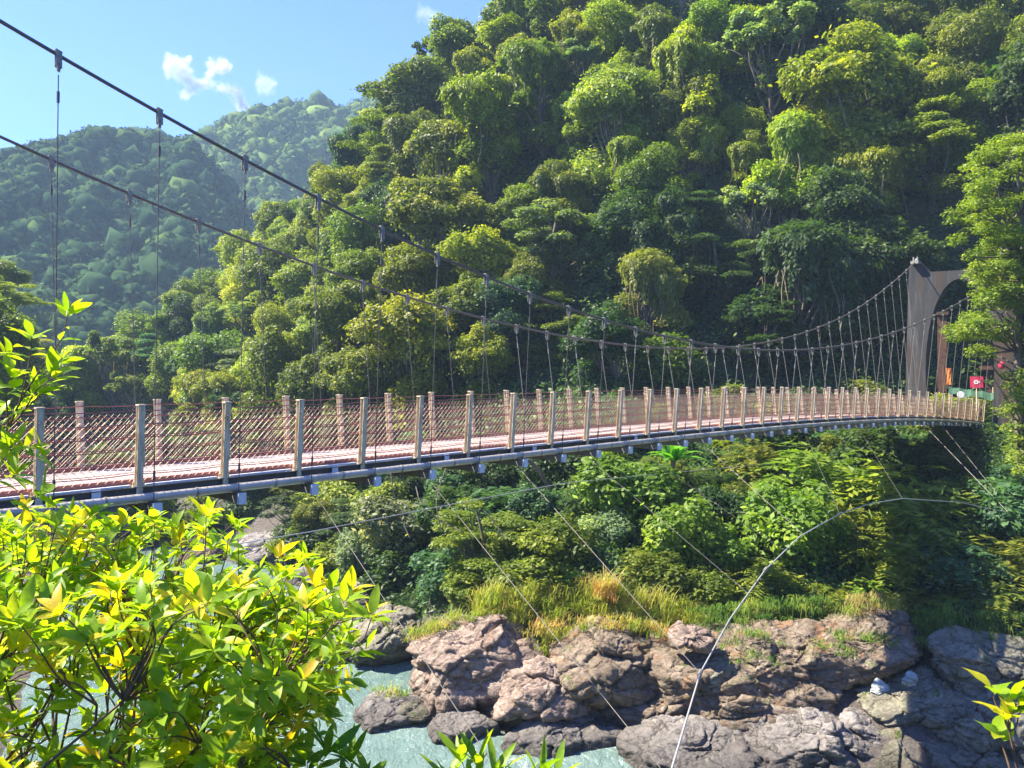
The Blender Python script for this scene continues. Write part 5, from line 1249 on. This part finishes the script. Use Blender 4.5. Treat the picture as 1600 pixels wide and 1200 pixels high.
# ------------------------------------------------------------------ clouds and haze
def cloud(name, label, caps, d, dens):
    """wispy cloud: a closed hull around line segments, density falling off from them, broken up by noise"""
    m, n, b = new_mat(name + "_vapour"); n.nodes.remove(b); out_ = n.nodes["Material Output"]
    c0 = W(caps[0][0][0], caps[0][0][1], d); tc = N(n, "ShaderNodeTexCoord"); nz = noise(n, 1 / 45., 6, .65); sub = N(n, "ShaderNodeVectorMath", operation='SUBTRACT'); n.links.new(nz.outputs["Color"], sub.inputs[0]); sub.inputs[1].default_value = (.5,) * 3
    ma = N(n, "ShaderNodeVectorMath", operation='MULTIPLY_ADD'); n.links.new(sub.outputs[0], ma.inputs[0]); ma.inputs[1].default_value = (60,) * 3; n.links.new(tc.outputs["Object"], ma.inputs[2])
    tot = None; hull = MB()
    for (a, b_, rpx) in caps:
        A = W(*a, d) - c0; B = W(*b_, d) - c0; r = rpx / F * d; AB = B - A; L2 = float(AB @ AB)
        s1 = N(n, "ShaderNodeVectorMath", operation='SUBTRACT'); n.links.new(ma.outputs[0], s1.inputs[0]); s1.inputs[1].default_value = tuple(A)
        dt = N(n, "ShaderNodeVectorMath", operation='DOT_PRODUCT'); n.links.new(s1.outputs[0], dt.inputs[0]); dt.inputs[1].default_value = tuple(AB / L2)
        cl_ = N(n, "ShaderNodeClamp"); n.links.new(dt.outputs["Value"], cl_.inputs[0])
        sc = N(n, "ShaderNodeVectorMath", operation='SCALE'); sc.inputs[0].default_value = tuple(AB); n.links.new(cl_.outputs[0], sc.inputs["Scale"])
        s2 = N(n, "ShaderNodeVectorMath", operation='DISTANCE'); n.links.new(s1.outputs[0], s2.inputs[0]); n.links.new(sc.outputs[0], s2.inputs[1])
        v_ = math_n(n, 'MAXIMUM', math_n(n, 'SUBTRACT', 1.0, math_n(n, 'DIVIDE', s2.outputs["Value"], r)), 0.0)
        tot = v_ if tot is None else math_n(n, 'MAXIMUM', tot, v_)
    allp = np.array([W(*q, d) - c0 for a in caps for q in a[:2]]); rm = max(a[2] for a in caps) / F * d + 22
    lo = allp.min(0) - rm; hi = allp.max(0) + rm; hull.box((lo + hi) / 2, ((hi - lo) / 2)[0] * np.array([1, 0, 0]), ((hi - lo) / 2)[1] * np.array([0, 1, 0]), ((hi - lo) / 2)[2] * UP)
    f2 = noise(n, 1 / 16., 6, .7); th = math_n(n, 'MULTIPLY', math_n(n, 'MAXIMUM', math_n(n, 'SUBTRACT', f2.outputs[0], .38), 0.0), 3.6)
    dn = math_n(n, 'MULTIPLY', math_n(n, 'MULTIPLY', math_n(n, 'POWER', tot, 1.3), th), dens)
    vs = N(n, "ShaderNodeVolumeScatter"); vs.inputs["Color"].default_value = (1, 1, 1, 1); n.links.new(dn, vs.inputs["Density"]); vs.inputs["Anisotropy"].default_value = .3
    n.links.new(vs.outputs[0], out_.inputs["Volume"]); me = hull.mesh(name, m); o = link(name, me, None, tuple(c0)); tag(o, label, 'cloud', 'small clouds above the far ridge'); return o
cloud("cloud", 'small wispy white cloud above the far ridge', [((268, 98), (285, 112), 14), ((280, 92), (292, 94), 9), ((285, 112), (310, 130), 13), ((310, 130), (340, 135), 13), ((335, 102), (350, 100), 10), ((335, 104), (325, 125), 9), ((330, 130), (365, 145), 12), ((365, 145), (378, 165), 12), ((310, 132), (285, 148), 10)], 1300, .3)
cloud("cloud", 'tiny faint cloud puff right of the wispy cloud', [((410, 125), (420, 135), 12)], 1300, .12)
cloud("cloud", 'tiny faint cloud puff near the top of the picture', [((660, 18), (672, 24), 12)], 1300, .06)
m, n, b = new_mat("haze_air"); n.nodes.remove(b)
pv = N(n, "ShaderNodeVolumePrincipled"); pv.inputs["Color"].default_value = (0.55, 0.78, 1.0, 1); pv.inputs["Density"].default_value = 0.00038; pv.inputs["Anisotropy"].default_value = 0.0
n.links.new(pv.outputs[0], n.nodes["Material Output"].inputs["Volume"])
mb = MB(); mb.box((0, 330, 125), (520, 0, 0), (0, 380, 0), (0, 0, 155)); o = mb.build("haze", m); tag(o, kind='stuff')
